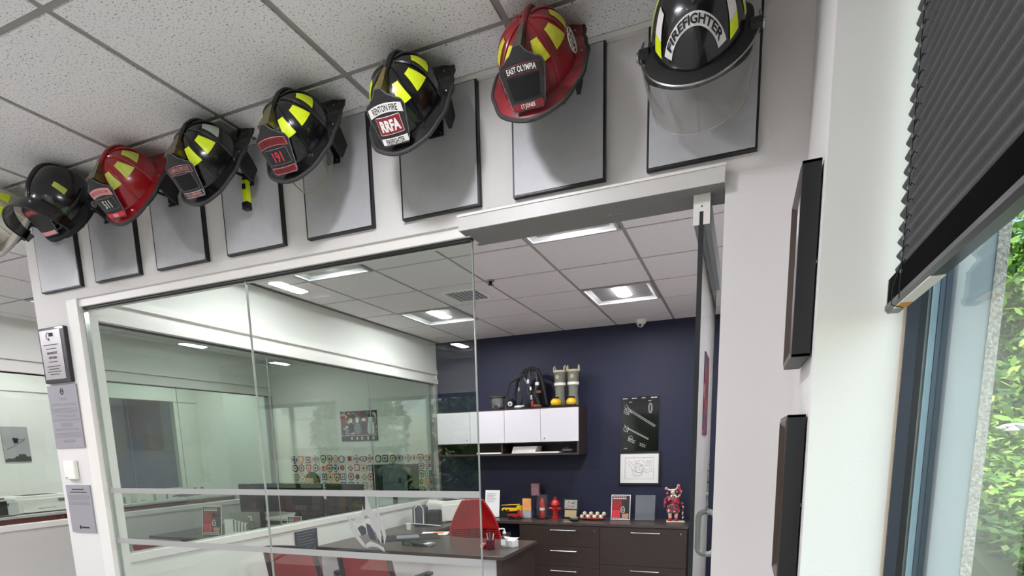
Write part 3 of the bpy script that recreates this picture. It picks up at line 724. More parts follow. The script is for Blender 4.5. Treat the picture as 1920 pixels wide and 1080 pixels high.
p = MB(); p.tube([(-.022+.02*math.cos(a_*.4), -.0243, .10+.02*math.sin(a_*.4)) for a_ in range(3, 13)], .002, 'grey', 4); p.box((-.018, -.0245, .098), (.018, -.024, .117), 'ink'); p.add([(-.03, -.0245, .078), (-.014, -.0245, .078), (-.02, -.0245, .095)], [(0, 1, 2)], 'ink'); p.build('emblem', plo)
sg = mat('sign_mauve', (150, 146, 151), .45)
def sign(x0, x1, z0, z1, lb, rows, deco):
    t = thing('wall_sign', lb, 'sign', ((x0+x1)/2, 0, (z0+z1)/2)); w_ = (x1-x0)/2; h = (z1-z0)/2
    p = MB(); p.box((-w_, -.008, -h), (w_, -.0005, h), sg); p.build('plate', t)
    p = MB(); rr = random.Random(len(rows))
    for z, fr, th in rows:
        x = -w_*fr
        while x < w_*fr:
            d = rr.uniform(.008, .02); p.box((x, -.0088, z-th), (min(x+d, w_*fr), -.0082, z+th), 'grey' if th < .0018 else 'ink'); x += d+.003
    p.build('fine_print', t); deco(t, w_, h)
def deco1(t, w_, h):
    p = MB(); p.tube([(-.012, -.009, h-.045), (-.012, -.009, h-.028), (0, -.009, h-.018), (.012, -.009, h-.028), (.012, -.009, h-.045)], .0018, 'ink', 4)
    p.tube([(.005*math.cos(k*.7), -.009, h-.033+.005*math.sin(k*.7)) for k in range(9)], .0012, 'ink', 4, closed=True)
    p.box((-.010, -.0088, h-.052), (.010, -.0082, h-.045), 'ink'); p.build('house_emblem', t)
rows1 = [(.10, .28, .0014), (.092, .2, .0014)]+[(.07-.0075*i, .85, .0013) for i in range(2)]+[(.045-.0075*i, .9, .0013) for i in range(4)]+[(.008-.0075*i, .7, .0013) for i in range(2)]+[(-.014-.0075*i, .9, .0013) for i in range(2)]+[(-.036-.006*i, .4, .0012) for i in range(4)]+[(-.066-.0075*i, .8, .0013) for i in range(2)]+[(-.09-.0075*i, .9, .0013) for i in range(4)]+[(-.128-.006*i, .4, .0013) for i in range(3)]
sign(-3.636, -3.382, 1.690, 2.034, 'mauve-grey sign with house emblem and full page of small print on the left pier', rows1, deco1)
def deco2(t, w_, h):
    p = MB(); p.prism([(-.03, -h+.02), (-.016, -h+.02), (-.014, -h+.034), (-.022, -h+.042), (-.032, -h+.034)], -.009, -.0082, 'ink'); p.box((-.010, -.0088, -h+.024), (.055, -.0082, -h+.033), 'ink'); p.build('logo', t)
rows2 = [(.112, .5, .0026), (.096, .7, .0026)]+[(.076-.0075*i, .86, .0013) for i in range(4)]+[(.04-.0075*i, .86, .0013) for i in range(3)]
sign(-3.604, -3.392, 1.208, 1.480, 'mauve-grey sign with two short paragraphs and logo at its foot, lowest on the left pier', rows2, deco2)
t = thing('access_reader', 'small white wall unit on the left pier between the two grey signs', 'wall unit', (-3.522, 0, 1.567))
p = MB(); p.box((-.048, -.026, -.054), (.048, -.0005, .054), 'fixture'); p.build('case', t, bevel=.007)
p = MB(); p.box((-.04, -.0268, -.046), (-.018, -.0262, -.041), 'grey'); p.build('mark', t)
# navy wall pictures
t = thing('wall_poster', 'tall glossy black poster with white line drawings on the navy wall', 'poster', (-1.077, YB, 1.855))
p = MB(); p.box((-.205, -.012, -.30), (.205, -.001, .30), 'blackg'); p.build('sheet', t)
rr = random.Random(3)
def ladder(x0, z0, x1, z1, w_, n):
    dx, dz = x1-x0, z1-z0; L = math.hypot(dx, dz); nx, nz = -dz/L*w_, dx/L*w_; o = []
    o.append([(x0+nx, z0+nz), (x1+nx, z1+nz)]); o.append([(x0-nx, z0-nz), (x1-nx, z1-nz)])
    for k in range(n): a_ = k/n; b = (k+1)/n; o.append([(x0+dx*a_+nx, z0+dz*a_+nz), (x0+dx*b-nx, z0+dz*b-nz)])
    return o
sg_ = ladder(-.12, .16, .17, -.03, .009, 14)+[circ(-.14, .145, .035), circ(-.14, .145, .018), [(-.17, .20), (-.12, .10)], [(-.15, .22), (-.09, .12)]]
sg_ += [circ(.115, .17, .022, 16, ry=.055), circ(.115, .17, .012, 12, ry=.045)]+ladder(-.14, -.04, .10, -.17, .006, 10)+[circ(-.15, -.05, .028), [(-.17, 0), (-.13, -.09)]]
sg_ += ladder(-.13, -.16, -.05, -.20, .014, 4)+ladder(.0, -.22, .07, -.25, .012, 3)+[circ(-.1, -.15, .02)]
lines(t, 'line_drawing', sg_, 'lgrey', .0018, -.0135)
p = MB()
for x0, n in ((-.19, 4), (-.09, 4), (.02, 3), (.12, 5)):
    for k in range(n): p.box((x0+k*.014, -.0132, .278), (x0+k*.014+.010, -.0122, .288), 'lgrey')
for x0, z0 in ((-.12, .24), (.09, .245), (-.17, -.27)):
    for k in range(3): p.box((x0+k*.012, -.0132, z0), (x0+k*.012+.009, -.0122, z0+.007), 'lgrey')
p.build('lettering', t)
t = thing('framed_picture', 'framed ink sketch with white mat in a thin black frame on the navy wall', 'picture', (-1.074, YB, 1.362))
p = MB(); a_, b = .236, .189; e = .022
p.box((-a_, -.022, -b), (a_, -.001, -b+e), 'black'); p.box((-a_, -.022, b-e), (a_, -.001, b), 'black'); p.box((-a_, -.022, -b+e), (-a_+e, -.001, b-e), 'black'); p.box((a_-e, -.022, -b+e), (a_, -.001, b-e), 'black'); p.build('frame', t)
p = MB(); p.box((-a_+e, -.014, -b+e), (a_-e, -.002, b-e), 'paper'); p.build('mat', t)
sk = [[(-.16, -.12), (.16, -.12), (.16, .12), (-.16, .12), (-.16, -.12)]]
rr = random.Random(11)
sk += [[(-.14, .07), (-.10, .02), (-.08, -.02), (-.06, -.09), (-.02, -.11)], [(-.12, .09), (-.07, .04), (-.03, .06), (.0, .05)], circ(.0, -.0, .05, 14), circ(-.01, -.05, .04, 14), circ(.01, .05, .045, 12, 0, 180), [(.03, -.03), (.08, -.05), (.15, -.03)], [(.05, -.01), (.1, -.02), (.15, 0)]]
for k in range(46):
    x, z = rr.gauss(0, .05), rr.gauss(-.01, .05)
    if abs(x) < .15 and abs(z) < .11: sk.append([(x, z), (x+rr.uniform(-.03, .03), z+rr.uniform(-.02, .02))])
for k in range(5): sk.append([(.07, .09-k*.014), (.14, .088-k*.014)])
lines(t, 'ink_drawing', sk, mat('ink_grey', (90, 92, 100), .8), .0014, -.0148)
# poster on the rear wall of the desk area
t = thing('wall_poster', 'colour poster of firefighters at work on the pale wall above the badge boards', 'poster', (-4.885, YB, 1.965))
p = MB(); p.box((-.30, -.012, -.203), (.30, -.001, .203), 'ink'); p.build('sheet', t)
p = MB(); p.box((-.295, -.0135, -.125), (.295, -.0122, .198), ramp_mat('poster_crowd', [(0, (40, 38, 38)), (.3, (70, 66, 60)), (.45, (150, 30, 34)), (.55, (120, 118, 112)), (.7, (206, 202, 190)), (.85, (90, 96, 110)), (1, (176, 160, 80))], 26, .5, 'voronoi', const=True)); p.build('photo_panel', t)
p = MB(); p.box((-.29, -.0145, -.02), (-.22, -.0136, .14), DRED); p.box((-.29, -.0145, .14), (-.21, -.0136, .17), PINK); p.build('red_panel', t)
def mini(p, x, z, s, body, hat):
    p.lathe([(.3, 0), (.42, .5), (.34, 1.0), (.2, 1.25)], body, (0, 0, 0), 8, M=Matrix.Translation((x, -.0137, z)) @ Matrix.Diagonal((s, .004, s, 1)))
    p.lathe([(.18, 1.25), (.24, 1.45), (.2, 1.65)], 'paper', (0, 0, 0), 8, M=Matrix.Translation((x, -.0139, z)) @ Matrix.Diagonal((s, .004, s, 1)))
    p.lathe([(.36, 1.6), (.24, 1.7), (.16, 1.85)], hat, (0, 0, 0), 8, M=Matrix.Translation((x, -.0143, z)) @ Matrix.Diagonal((s, .004, s, 1)))
p = MB()
for x, z, s_, b_, h_ in ((-.13, -.09, .11, 'ink', 'yellow'), (-.02, -.10, .12, 'grey', 'lgrey'), (.09, -.09, .12, 'ink', 'red'), (.2, -.11, .14, 'lgrey', 'ink'), (-.2, -.12, .08, 'grey', 'ink')): mini(p, x, z, s_, b_, h_)
p.build('figures', t)
p = MB()
for x in (-.14, -.05, .03, .13, .22): p.box((x, -.0128, -.185), (x+.028, -.0122, -.145), 'lgrey')
p.box((-.295, -.0128, -.13), (.295, -.0122, -.125), 'paper'); p.build('caption_strip', t)
# picture on far wall
t = thing('wall_poster', 'grey photograph of a bird-like aircraft over a pole, on the far left pale wall', 'poster', (X3, 2.0, 1.80), rotz(90))
p = MB(); p.box((-.135, -.012, -.205), (.135, -.001, .205), ramp_mat('photo_grey', [(0, (150, 150, 152)), (1, (172, 172, 172))], 5)); p.build('sheet', t)
p = MB(); p.tube([(-.1, -.014, -.06), (0, -.014, -.0), (.09, -.014, .055)], .004, 'grey', 5); p.build('pole', t)
p = MB(); p.add([(-.02, -.0145, .01), (.02, -.0145, .02), (.028, -.0145, .07), (-.035, -.0145, .075)], [(0, 1, 2, 3)], 'ink'); p.tube([(.02, -.014, .06), (.07, -.014, .055), (.1, -.014, .07)], .0035, 'grey', 5); p.build('aircraft', t)
p = MB(); rr = random.Random(4); pts = [(-.13, -.2)]+[(-.13+.26*k/14, -.165+.03*(k/14)+rr.uniform(-.01, .015)+(.03 if 7 < k < 12 else 0)) for k in range(15)]+[(.13, -.2)]
p.prism(pts, -.0135, -.0122, mat('treeline', (70, 68, 66), .8)); p.build('treeline', t)
t = thing('wall_poster', 'dark wide photograph seen behind the blue-grey glass, right one', 'poster', (X3-.8, 4.42, 1.80), rotz(90)); p = MB(); p.box((-.28, -.014, -.17), (.28, -.001, .17), ramp_mat('photo_dark', [(0, (28, 32, 40)), (1, (60, 66, 72))], 30)); p.build('sheet', t)
t = thing('wall_poster', 'dark square photograph seen behind the blue-grey glass, left one', 'poster', (X3-.8, 3.68, 1.80), rotz(90)); p = MB(); p.box((-.17, -.014, -.19), (.17, -.001, .19), ramp_mat('photo_dark2', [(0, (40, 46, 58)), (1, (84, 92, 106))], 12)); p.build('sheet', t)
# poster on office right wall (seen mirrored in the door glass) and small plant shelf
t = thing('wall_poster', 'tall colour poster on the right office wall, seen mirrored in the open glass door', 'poster', (XR, 3.2, 2.03), rotz(-90))
p = MB(); p.box((-.25, -.012, -.33), (.25, -.001, .33), ramp_mat('poster_mix', [(0, (40, 44, 60)), (.4, (90, 94, 110)), (.55, (140, 50, 52)), (.7, (190, 150, 150)), (1, (120, 120, 130))], 6, .5)); p.build('sheet', t)

# ---------------- office furniture ----------------
t = thing('wall_cabinet', 'dark wood wall cabinet with white doors and open shelf on the navy wall', 'cabinet', (-2.565, YB, 1.535))
W = .885; p = MB()
p.box((-W, -.37, .50), (W, -.001, .53), 'wood'); p.box((-W, -.37, 0), (W, -.001, .022), 'wood'); p.box((-W, -.37, .022), (-W+.022, -.001, .5), 'wood'); p.box((W-.022, -.37, .022), (W, -.001, .5), 'wood')
p.box((-W+.022, -.36, .135), (W-.022, -.001, .15), 'wood'); p.box((-W+.022, -.012, .022), (W-.022, -.001, .135), 'wood')
p.box((-.06, -.36, .022), (-.04, -.012, .135), 'wood'); p.build('carcass', t)
dw = (2*W)/4
for k in range(4):
    p = MB(); x0 = -W+k*dw; p.box((x0+.003, -.39, .148), (x0+dw-.001, -.371, .515), 'white'); d = p.build('door', t, bevel=.001)
    if k in (0, 3):
        p = MB(); xx = x0+dw-.045 if k == 0 else x0+.05
        p.cyl((xx, -.39, .19), (xx, -.394, .19), .009, 'steel', n=10); p.build('lock', d)
t = thing('credenza', 'long dark wood storage credenza along the navy wall', 'credenza', (-1.52, YB, 0))
p = MB(); x0, x1 = -1.45, 1.03
p.box((-.82, -.53, .05), (x1, -.002, .76), 'wood'); p.box((-.80, -.50, 0), (x1-.02, -.03, .05), 'black'); p.box((x0, -.53, 0), (x0+.03, -.002, .76), 'wood'); p.build('carcass', t)
p = MB(); p.box((x0-.01, -.555, .76), (x1+.012, -.002, .79), 'woodtop'); p.build('top', t, bevel=.002)
def drawer(x0, x1, z0, z1, hx0, hx1, lock=None):
    p = MB(); p.box((x0+.002, -.549, z0+.002), (x1-.002, -.531, z1-.002), 'wood'); d = p.build('drawer', t, bevel=.001)
    q = MB(); z = z1-.05; q.tube([(hx0, -.549, z), (hx0, -.575, z), (hx1, -.575, z), (hx1, -.549, z)], .006, 'steel', 8); q.build('handle', d)
    if lock: q = MB(); q.cyl((lock, -.549, z+.0), (lock, -.553, z+.0), .008, 'steel', n=10); q.build('lock', d)
for z0, z1 in ((.52, .755), (.29, .52), (.05, .29)): drawer(-.82, .12, z0, z1, -.44, -.14, .06 if z0 == .52 else None)
for z0, z1 in ((.34, .755), (.05, .34)): drawer(.12, 1.03, z0, z1, .46, .76, .97 if z0 == .34 else None)
# L desk
t = thing('office_desk', 'dark topped L-shaped desk with white front panel behind the glass', 'desk', (-2.7, 2.3, 0))
p = MB(); z = .74
def zoff(pts, h0, h1, k): n = len(pts); p.add([(x, y, h0) for x, y in pts]+[(x, y, h1) for x, y in pts], [tuple(range(n))[::-1], tuple(range(n, 2*n))]+[(i, (i+1) % n, n+(i+1) % n, n+i) for i in range(n)], k)
zoff([(-.93, -.26), (.96, -.26), (.96, .56), (.2, .56), (-.1, .66), (-.32, .9), (-.36, 1.6), (-.30, 2.198), (-.93, 2.198)], .735, .765, 'woodtop'); p.build('top', t, bevel=.002)
p = MB(); p.box((-.90, -.23, .12), (.89, -.205, .733), 'white'); p.build('front_panel', t)
p = MB(); p.box((.89, -.24, 0), (.94, .54, .733), 'wood'); p.build('side_panel', t); p = MB(); p.box((-.90, -.2, 0), (-.87, 2.1, .733), 'wood'); p.build('side_panel', t)
# chairs
def guest_chair(x, y, rz, lb):
    t = thing('guest_chair', lb, 'chair', (x, y, 0), rotz(rz), 'red guest chairs facing the desk')
    def bk(u, v): return ((2*u-1)*(.25-.02*v), -.23-.10*v+.05*(1-(2*u-1)**2), .46+.44*v)   # back, leaning away from the desk
    p = MB(); p.grid(bk, 12, 8, 'red', th=.02); p.build('backrest', t, smooth=True)
    p = MB(); ed = [bk(0, k/8) for k in range(9)]+[bk(k/12, 1) for k in range(1, 13)]+[bk(1, k/8) for k in range(7, -1, -1)]
    p.tube([Vector(e_)+Vector((0, -.008, 0)) for e_ in ed], .018, 'blackm', 8); p.build('back_frame', t, smooth=True)
    p = MB(); p.box((-.25, -.24, .42), (.25, .24, .48), 'red'); p.build('seat', t, bevel=.02)
    for sx in (-1, 1):
        p = MB(); p.tube([(sx*.27, -.26, .44), (sx*.29, -.2, .66), (sx*.29, .08, .67), (sx*.28, .14, .44)], .013, 'black', 8); p.build('arm_frame', t, smooth=True)
        p = MB(); p.box((sx*.29-.028, -.16, .67), (sx*.29+.028, .10, .70), 'blackm'); p.build('armrest', t, bevel=.008)
        for sy in (-1, 1):
            p = MB(); p.tube([(sx*.24, sy*.2, .42), (sx*.27, sy*.25, .0)], .013, 'black', 8); p.build('leg', t)
    return t
guest_chair(-3.23, 1.60, 3, 'red backed guest chair with dark frame in front of the desk, left one')
guest_chair(-2.50, 1.60, -4, 'red backed guest chair with dark frame in front of the desk, right one')
t = thing('task_chair', 'bright red mesh desk chair behind the desk near the credenza', 'chair', (-2.55, 3.25, 0), rotz(200))
p = MB()
def mb(u, v): return ((2*u-1)*(.25+.03*math.sin(math.pi*v)-.15*v*v), .16+.05*v-.06*math.sin(math.pi*v)-.07*(1-(2*u-1)**2)+.08, .52+.60*v)
for k in range(25): p.tube([mb(k/24, j/16) for j in range(17)], .0035, 'redp', 4)
for k in range(31): p.tube([mb(j/12, k/30) for j in range(13)], .0035, 'redp', 4)
p.build('mesh_back', t)
p = MB(); p.grid(lambda u, v: Vector(mb(u, .5+.5*v))+Vector((0, .012, 0)), 10, 12, 'redp', th=.003); p.build('back_sheet', t, smooth=True)
p = MB(); ed = [mb(0, k/12) for k in range(13)]+[mb(k/8, 1) for k in range(1, 9)]+[mb(1, k/12) for k in range(11, -1, -1)]; p.tube(ed, .012, 'redp', 8); p.build('back_frame', t, smooth=True)
p = MB(); p.box((-.25, -.24, .45), (.25, .22, .53), 'black'); p.build('seat', t, bevel=.03)
for sx in (-1, 1):
    p = MB(); p.tube([(sx*.24, .05, .48), (sx*.31, .05, .5), (sx*.32, .02, .70)], .016, 'black', 8); p.box((sx*.32-.035, -.16, .70), (sx*.32+.035, .12, .73), 'black'); p.build('armrest', t)
p = MB(); p.cyl((0, 0, .1), (0, 0, .45), .03, 'black'); p.build('gas_column', t)
for k in range(5):
    a_ = R(72*k); p = MB(); p.tube([(0, 0, .12), (.3*math.cos(a_), .3*math.sin(a_), .07)], [.03, .018], 'black', 8); p.ell((.3*math.cos(a_), .3*math.sin(a_), .03), (.03, .03, .03), 'black', 10, 8); p.build('base_leg', t)
# printer
def printer(x, y, z, rz, lb, s=(.5, .36, .24), k='fixture'):
    t = thing('printer', lb, 'printer', (x, y, z), rotz(rz)); a_, b, c_ = s[0]/2, s[1]/2, s[2]
    p = MB(); p.box((-a_, -b, .012), (a_, b, c_*.85), k); p.prism([(-a_, c_*.85), (a_, c_*.85), (a_*.9, c_), (-a_*.9, c_)], -b*.9, b*.9, k); p.build('body', t, bevel=.008)
    p = MB(); p.box((-a_*.55, -b*.6, c_), (a_*.55, b*.5, c_+.002), 'black'); p.build('output_tray', t)
    p = MB(); p.box((-a_*.8, -b-.004, c_*.10), (a_*.8, -b, c_*.38), k); p.build('paper_drawer', t); 
    p = MB(); p.box((-a_*.3, -b-.005, c_*.25), (a_*.3, -b-.003, c_*.28), 'grey'); p.box((a_*.4, -b-.003, c_*.6), (a_*.62, -b, c_*.75), 'grey'); p.build('control_panel', t)
    p = MB()
    for j in range(6): p.box((a_, -b*.6+j*.012, c_*.2), (a_+.001, -b*.6+j*.012+.005, c_*.45), 'grey')
    p.build('vent', t)
    for sx in (-1, 1):
        p = MB(); p.box((sx*a_*.8-.02, -b*.8, 0), (sx*a_*.8+.02, b*.8, .013), k); p.build('foot', t)
    return t
printer(-3.30, 4.05, .765, 60, 'white laser printer on the desk return in front of the navy wall', (.42, .38, .25))
# ---------------- things on the wall cabinet ----------------
CT = 2.066
t = thing('rubber_boot', 'left rubber fire boot with yellow toe on top of the wall cabinet', 'boot', (-1.95, 4.28, CT), rotz(-8), 'pair of fire boots on the cabinet')
bg = mat('boot_grey', (112, 112, 98), .6, noise=.12, nscale=30); by = mat('boot_yellow', (222, 178, 30), .45); bt = mat('boot_tan', (196, 186, 150), .6)
p = MB()
prof = [(0, .06), (.03, .062), (.08, .056), (.12, .052), (.18, .054), (.28, .060), (.36, .064), (.385, .066)]
p.lathe([(r_, z) for z, r_ in prof], bg, (0, .02, .02), 20, 1.0, 1.1); p.build('shaft', t, smooth=True)
p = MB(); p.ell((0, -.055, .05), (.052, .10, .052), bg, 18, 12); p.build('foot', t, smooth=True)
p = MB(); p.ell((0, -.088, .048), (.056, .078, .052), by, 18, 12); p.build('toe_cap', t, smooth=True)
p = MB(); p.box((-.055, -.16, 0), (.055, .09, .018), 'blackm'); p.build('sole', t, bevel=.008)
p = MB(); p.lathe([(.0655, 0), (.0665, .03)], mat('reflective_band', (226, 222, 208), .4), (0, .02, .24), 20, 1, 1.1); p.build('reflective_band', t, smooth=True)
p = MB(); p.lathe([(.066, 0), (.069, .012), (.066, .02)], bt, (0, .02, .385), 20, 1, 1.1); p.build('rim', t, smooth=True)
for sx in (-1, 1):
    p = MB(); p.tube([(sx*.062, -.01, .39), (sx*.064, -.005, .44), (sx*.064, .02, .455), (sx*.064, .045, .44), (sx*.062, .05, .39)], .007, bt, 6); p.build('pull_loop', t, smooth=True)
p = MB(); p.tube([(.018*math.cos(k*.785), -.052+.004, .33+.018*math.sin(k*.785)) for k in range(8)], .004, bt, 5, closed=True); p.tube([(0, -.05, .315), (0, -.05, .345)], .004, bt, 5); p.tube([(-.015, -.05, .33), (.015, -.05, .33)], .004, bt, 5); p.build('badge', t, smooth=True)
p = MB()
p.tube([(.035*math.cos(R(a_)), -.06+.035*math.sin(R(a_))*1.3-.03, .10) for a_ in range(180, 361, 20)], .008, 'black', 6); p.build('toe_stripe', t, smooth=True)
b2 = copytree(t); b2.location = (-1.79, 4.28, CT); b2.rotation_euler = rotz(4); b2['label'] = 'right rubber fire boot with yellow toe on top of the wall cabinet'
# breathing apparatus harness
t = thing('breathing_apparatus', 'black breathing apparatus harness with straps standing on the wall cabinet', 'breathing apparatus', (-2.29, 4.28, CT))
p = MB(); p.lathe([(.03, 0), (.075, .02), (.08, .06), (.08, .28), (.06, .33), (.025, .35)], 'blackm', (.05, .1, 0), 18); p.build('cylinder', t, smooth=True)
p = MB(); p.tube([(-.18, -.04, .02), (-.19, -.03, .18), (-.15, -.02, .34), (-.08, 0, .43), (0, .02, .455), (.08, 0, .43), (.14, -.02, .33), (.17, -.03, .2), (.2, -.02, .03)], [.016, .018, .02, .026, .026, .026, .022, .018, .014], 'blackm', 8); p.build('harness_frame', t, smooth=True)
for k, pts in enumerate([[(-.1, -.03, .38), (-.12, -.06, .25), (-.08, -.07, .12), (-.12, -.06, .02)], [(0, -.03, .42), (.02, -.07, .3), (-.01, -.08, .18), (.04, -.08, .03)], [(.08, -.02, .40), (.10, -.06, .28), (.07, -.07, .15), (.12, -.06, .02)], [(-.04, -.02, .42), (-.05, -.06, .33), (.03, -.07, .22), (.0, -.07, .1)]]):
    p = MB(); p.tube(pts, .016, 'black', 6); p.build('shoulder_strap', t, smooth=True)
for c_, s_, k in (((.0, -.09, .30), (.03, .015, .05), 'steel'), ((.03, -.095, .22), (.02, .015, .04), 'lgrey'), ((-.12, -.07, .22), (.025, .02, .04), 'grey'), ((.10, -.07, .27), (.04, .02, .035), 'lgrey'), ((.04, -.095, .12), (.025, .02, .05), 'steel'), ((.12, -.07, .18), (.05, .03, .03), mat('strap_brown', (110, 60, 44), .6)), ((.05, -.1, .05), (.02, .02, .06), 'redp')):
    p = MB(); p.cbox(c_, s_, k); p.build('buckle', t, bevel=.003)
p = MB(); p.tube([(-.05, -.08, .38), (-.22, -.09, .30), (-.26, -.1, .16), (-.20, -.1, .05)], .012, 'blackm', 8); p.build('air_hose', t, smooth=True)
p = MB(); p.cyl((-.21, -.13, .06), (-.21, -.07, .075), .045, 'black'); p.cyl((-.21, -.14, .057), (-.21, -.13, .06), .028, 'lgrey'); p.cyl((-.21, -.142, .057), (-.21, -.14, .057), .012, 'black'); p.build('regulator', t, smooth=True)
p = MB(); p.ell((-.12, -.11, .02), (.05, .03, .02), 'lgrey', 10, 6); p.ell((-.07, -.10, .025), (.03, .02, .022), 'steel', 10, 6); p.ell((.09, -.08, .02), (.07, .03, .02), mat('strap_rust', (120, 66, 50), .6), 10, 6); p.build('fittings', t, smooth=True)
# face mask left of it
def mask(x, y, lb, rz):
    t = thing('gas_mask', lb, 'mask', (x, y, CT+.003), rotz(rz))
    p = MB(); p.grid(lambda u, v: (.085*math.sin(math.pi*(u-.5))*(1-.25*(1-v)), -.085*math.cos(math.pi*(u-.5))*(.7+.3*v), .015+.13*v), 16, 8, glass_mat('mask_lens', (.5, .5, .48), .08, haze=.15), th=.003); p.build('lens', t, smooth=True)
    p = MB(); f_ = lambda u, v: (.088*math.sin(math.pi*(u-.5))*(1-.25*(1-v)), -.088*math.cos(math.pi*(u-.5))*(.7+.3*v), .015+.13*v)
    p.tube([f_(i/16, 1) for i in range(17)]+[f_(1, .5), f_(1, 0)]+[f_(i/16, 0) for i in range(15, -1, -1)]+[f_(0, .5)], .011, mat('mask_rubber', (64, 62, 58), .6), 7, closed=True); p.build('seal', t, smooth=True)
    p = MB(); p.ell((0, -.075, .03), (.045, .035, .032), 'grey', 14, 9); p.cyl((0, -.10, .03), (0, -.115, .03), .026, 'black'); p.build('exhale_valve', t, smooth=True)
    for sx in (-1, 1):
        p = MB(); p.tube([(sx*.088, 0, .13), (sx*.10, .05, .15), (sx*.06, .09, .08), (sx*.07, .10, .01)], .007, mat('strap_tan', (120, 108, 84), .7), 6); p.build('head_strap', t, smooth=True)
    return t
mask(-2.69, 4.24, 'grey breathing mask lying at the left on top of the wall cabinet', 8)
# things in the cabinet shelf
SZ = 1.558
for i in range(5):
    t = thing('paper_stack', 'stack of white papers on the open shelf of the wall cabinet', 'papers', (-2.35+.004*i, 4.27, SZ+.016*i), rotz(-6+2*i), 'papers stacked on the cabinet shelf')
    t['label'] = ['lowest', 'second lowest', 'middle', 'second highest', 'topmost'][i]+' bundle in the white paper pile on the cabinet shelf'
    p = MB(); p.box((-.15, -.1, 0), (.14, .1, .014), 'paper'); p.build('sheets', t)
for i, (x, w_, lb) in enumerate([(-2.78, .17, 'flat white papers on the shelf left of the pile'), (-2.08, .16, 'thin flat white papers right of the paper pile')]):
    t = thing('paper_stack', lb, 'papers', (x, 4.25, SZ)); p = MB(); p.box((-w_, -.1, 0), (w_, .1, .014), 'paper'); p.build('sheets', t)
t = thing('model_car', 'small dark model vehicle at the right end of the cabinet shelf', 'model', (-1.84, 4.22, SZ)); p = MB(); p.box((-.06, -.025, .015), (.06, .025, .04), 'grey'); p.prism([(-.03, .04), (.035, .04), (.02, .065), (-.015, .065)], -.022, .022, 'black'); p.build('body', t, bevel=.004)
for sx in (-.038, .038): p = MB(); p.cyl((sx, -.028, .014), (sx, .028, .014), .014, 'black', n=12); p.build('wheel', t)
t = thing('model_plane', 'small silver model plane at the left end of the cabinet shelf', 'model', (-3.33, 4.2, SZ)); p = MB(); p.tube([(-.05, 0, .05), (.06, 0, .03)], [.004, .009], 'steel', 8); p.build('fuselage', t); p = MB(); p.add([(-.01, -.06, .04), (.02, -.06, .04), (.03, .06, .04), (0, .06, .04), (-.01, -.06, .043), (.02, -.06, .043), (.03, .06, .043), (0, .06, .043)], [(3, 2, 1, 0), (4, 5, 6, 7), (0, 1, 5, 4), (1, 2, 6, 5), (2, 3, 7, 6), (3, 0, 4, 7)], 'steel'); p.tube([(-.045, 0, .05), (-.06, 0, .085)], .004, 'steel', 5); p.build('wings', t); p = MB(); p.cyl((0, 0, 0), (0, 0, .04), .003, 'steel', n=6); p.cyl((0, 0, 0), (0, 0, .004), .025, 'black'); p.build('stand', t)
# ---------------- things on the credenza ----------------
Z = .792; Y = 4.27
def signholder(x, y, z, w_, h, lb, front, rz=0, tilt=8, deco=None, cat='sign holder'):
    t = thing('sign_holder', lb, cat, (x, y, z), (R(-tilt), 0, R(rz)))
    p = MB(); p.box((-w_/2, -.006, .004), (w_/2, .0, h), 'acryl' if front is None else 'paper'); p.build('sleeve', t)
    p = MB(); p.add([(-w_/2, 0, .006), (w_/2, 0, .006), (w_/2, .07, 0), (-w_/2, .07, 0), (-w_/2, 0, .008), (w_/2, 0, .008), (w_/2, .07, .012), (-w_/2, .07, .012)], [(3, 2, 1, 0), (4, 5, 6, 7), (0, 1, 5, 4), (1, 2, 6, 5), (2, 3, 7, 6), (3, 0, 4, 7)], 'acryl'); p.build('foot', t)
    if front is not None:
        p = MB(); p.box((-w_/2+.008, -.0075, .012), (w_/2-.008, -.0062, h-.008), front); p.build('flyer', t)
    if deco: deco(t, w_, h)
    return t
def reddeco(t, w_, h):
    p = MB(); p.box((-w_*.44, -.0085, h*.42), (w_*.05, -.0077, h*.78), mat('flyer_red2', (150, 24, 30), .5)); p.box((-w_*.44, -.0085, h*.10), (-w_*.02, -.0077, h*.40), REDT); p.box((w_*.08, -.0085, h*.1), (w_*.42, -.0077, h*.26), mat('skin_hand', (190, 140, 100), .6)); p.build('flyer_blocks', t)
    p = MB()
    for r_ in range(2):
        for k in range(7): p.box((-w_*.40+k*w_*.1, -.0088, h*(.90-.07*r_)), (-w_*.40+k*w_*.1+w_*.075, -.0078, h*(.94-.07*r_)), PINK if r_ == 0 else WHITE)
    for k in range(9): p.box((-w_*.40+k*w_*.09, -.0088, h*.06), (-w_*.40+k*w_*.09+w_*.06, -.0078, h*.09), WHITE)
    p.build('lettering', t)
    p = MB(); cx, cz = w_*.12, h*.42; p.tube([(cx-.018, -.0085, cz-.03), (cx-.022, -.0085, cz+.0), (cx-.01, -.0085, cz+.025), (cx, -.0085, cz+.035), (cx+.012, -.0085, cz+.02), (cx+.02, -.0085, cz-.005), (cx+.016, -.0085, cz-.03)], .004, WHITE, 5, closed=True); p.tube([(cx-.008, -.0085, cz), (cx+.006, -.0085, cz+.002), (cx, -.0085, cz-.018)], .0035, WHITE, 5, closed=True); p.build('thumb_icon', t)
fk = mat('flyer_black', (34, 26, 28), .4)
signholder(-1.24, Y, Z, .215, .285, 'red and black flyer in a white stand on the credenza under the framed sketch', fk, deco=reddeco)
signholder(-.97, Y, Z, .215, .285, 'empty clear sign holder on the credenza right of the red flyer', None)
def dwh(t, w_, h):
    p = MB()
    for k in range(6): p.box((-w_*.38, -.0088, h*(.86-.06*k)), (w_*(.3-.1*(k % 3)), -.0078, h*(.875-.06*k)), 'grey')
    p.build('print', t)
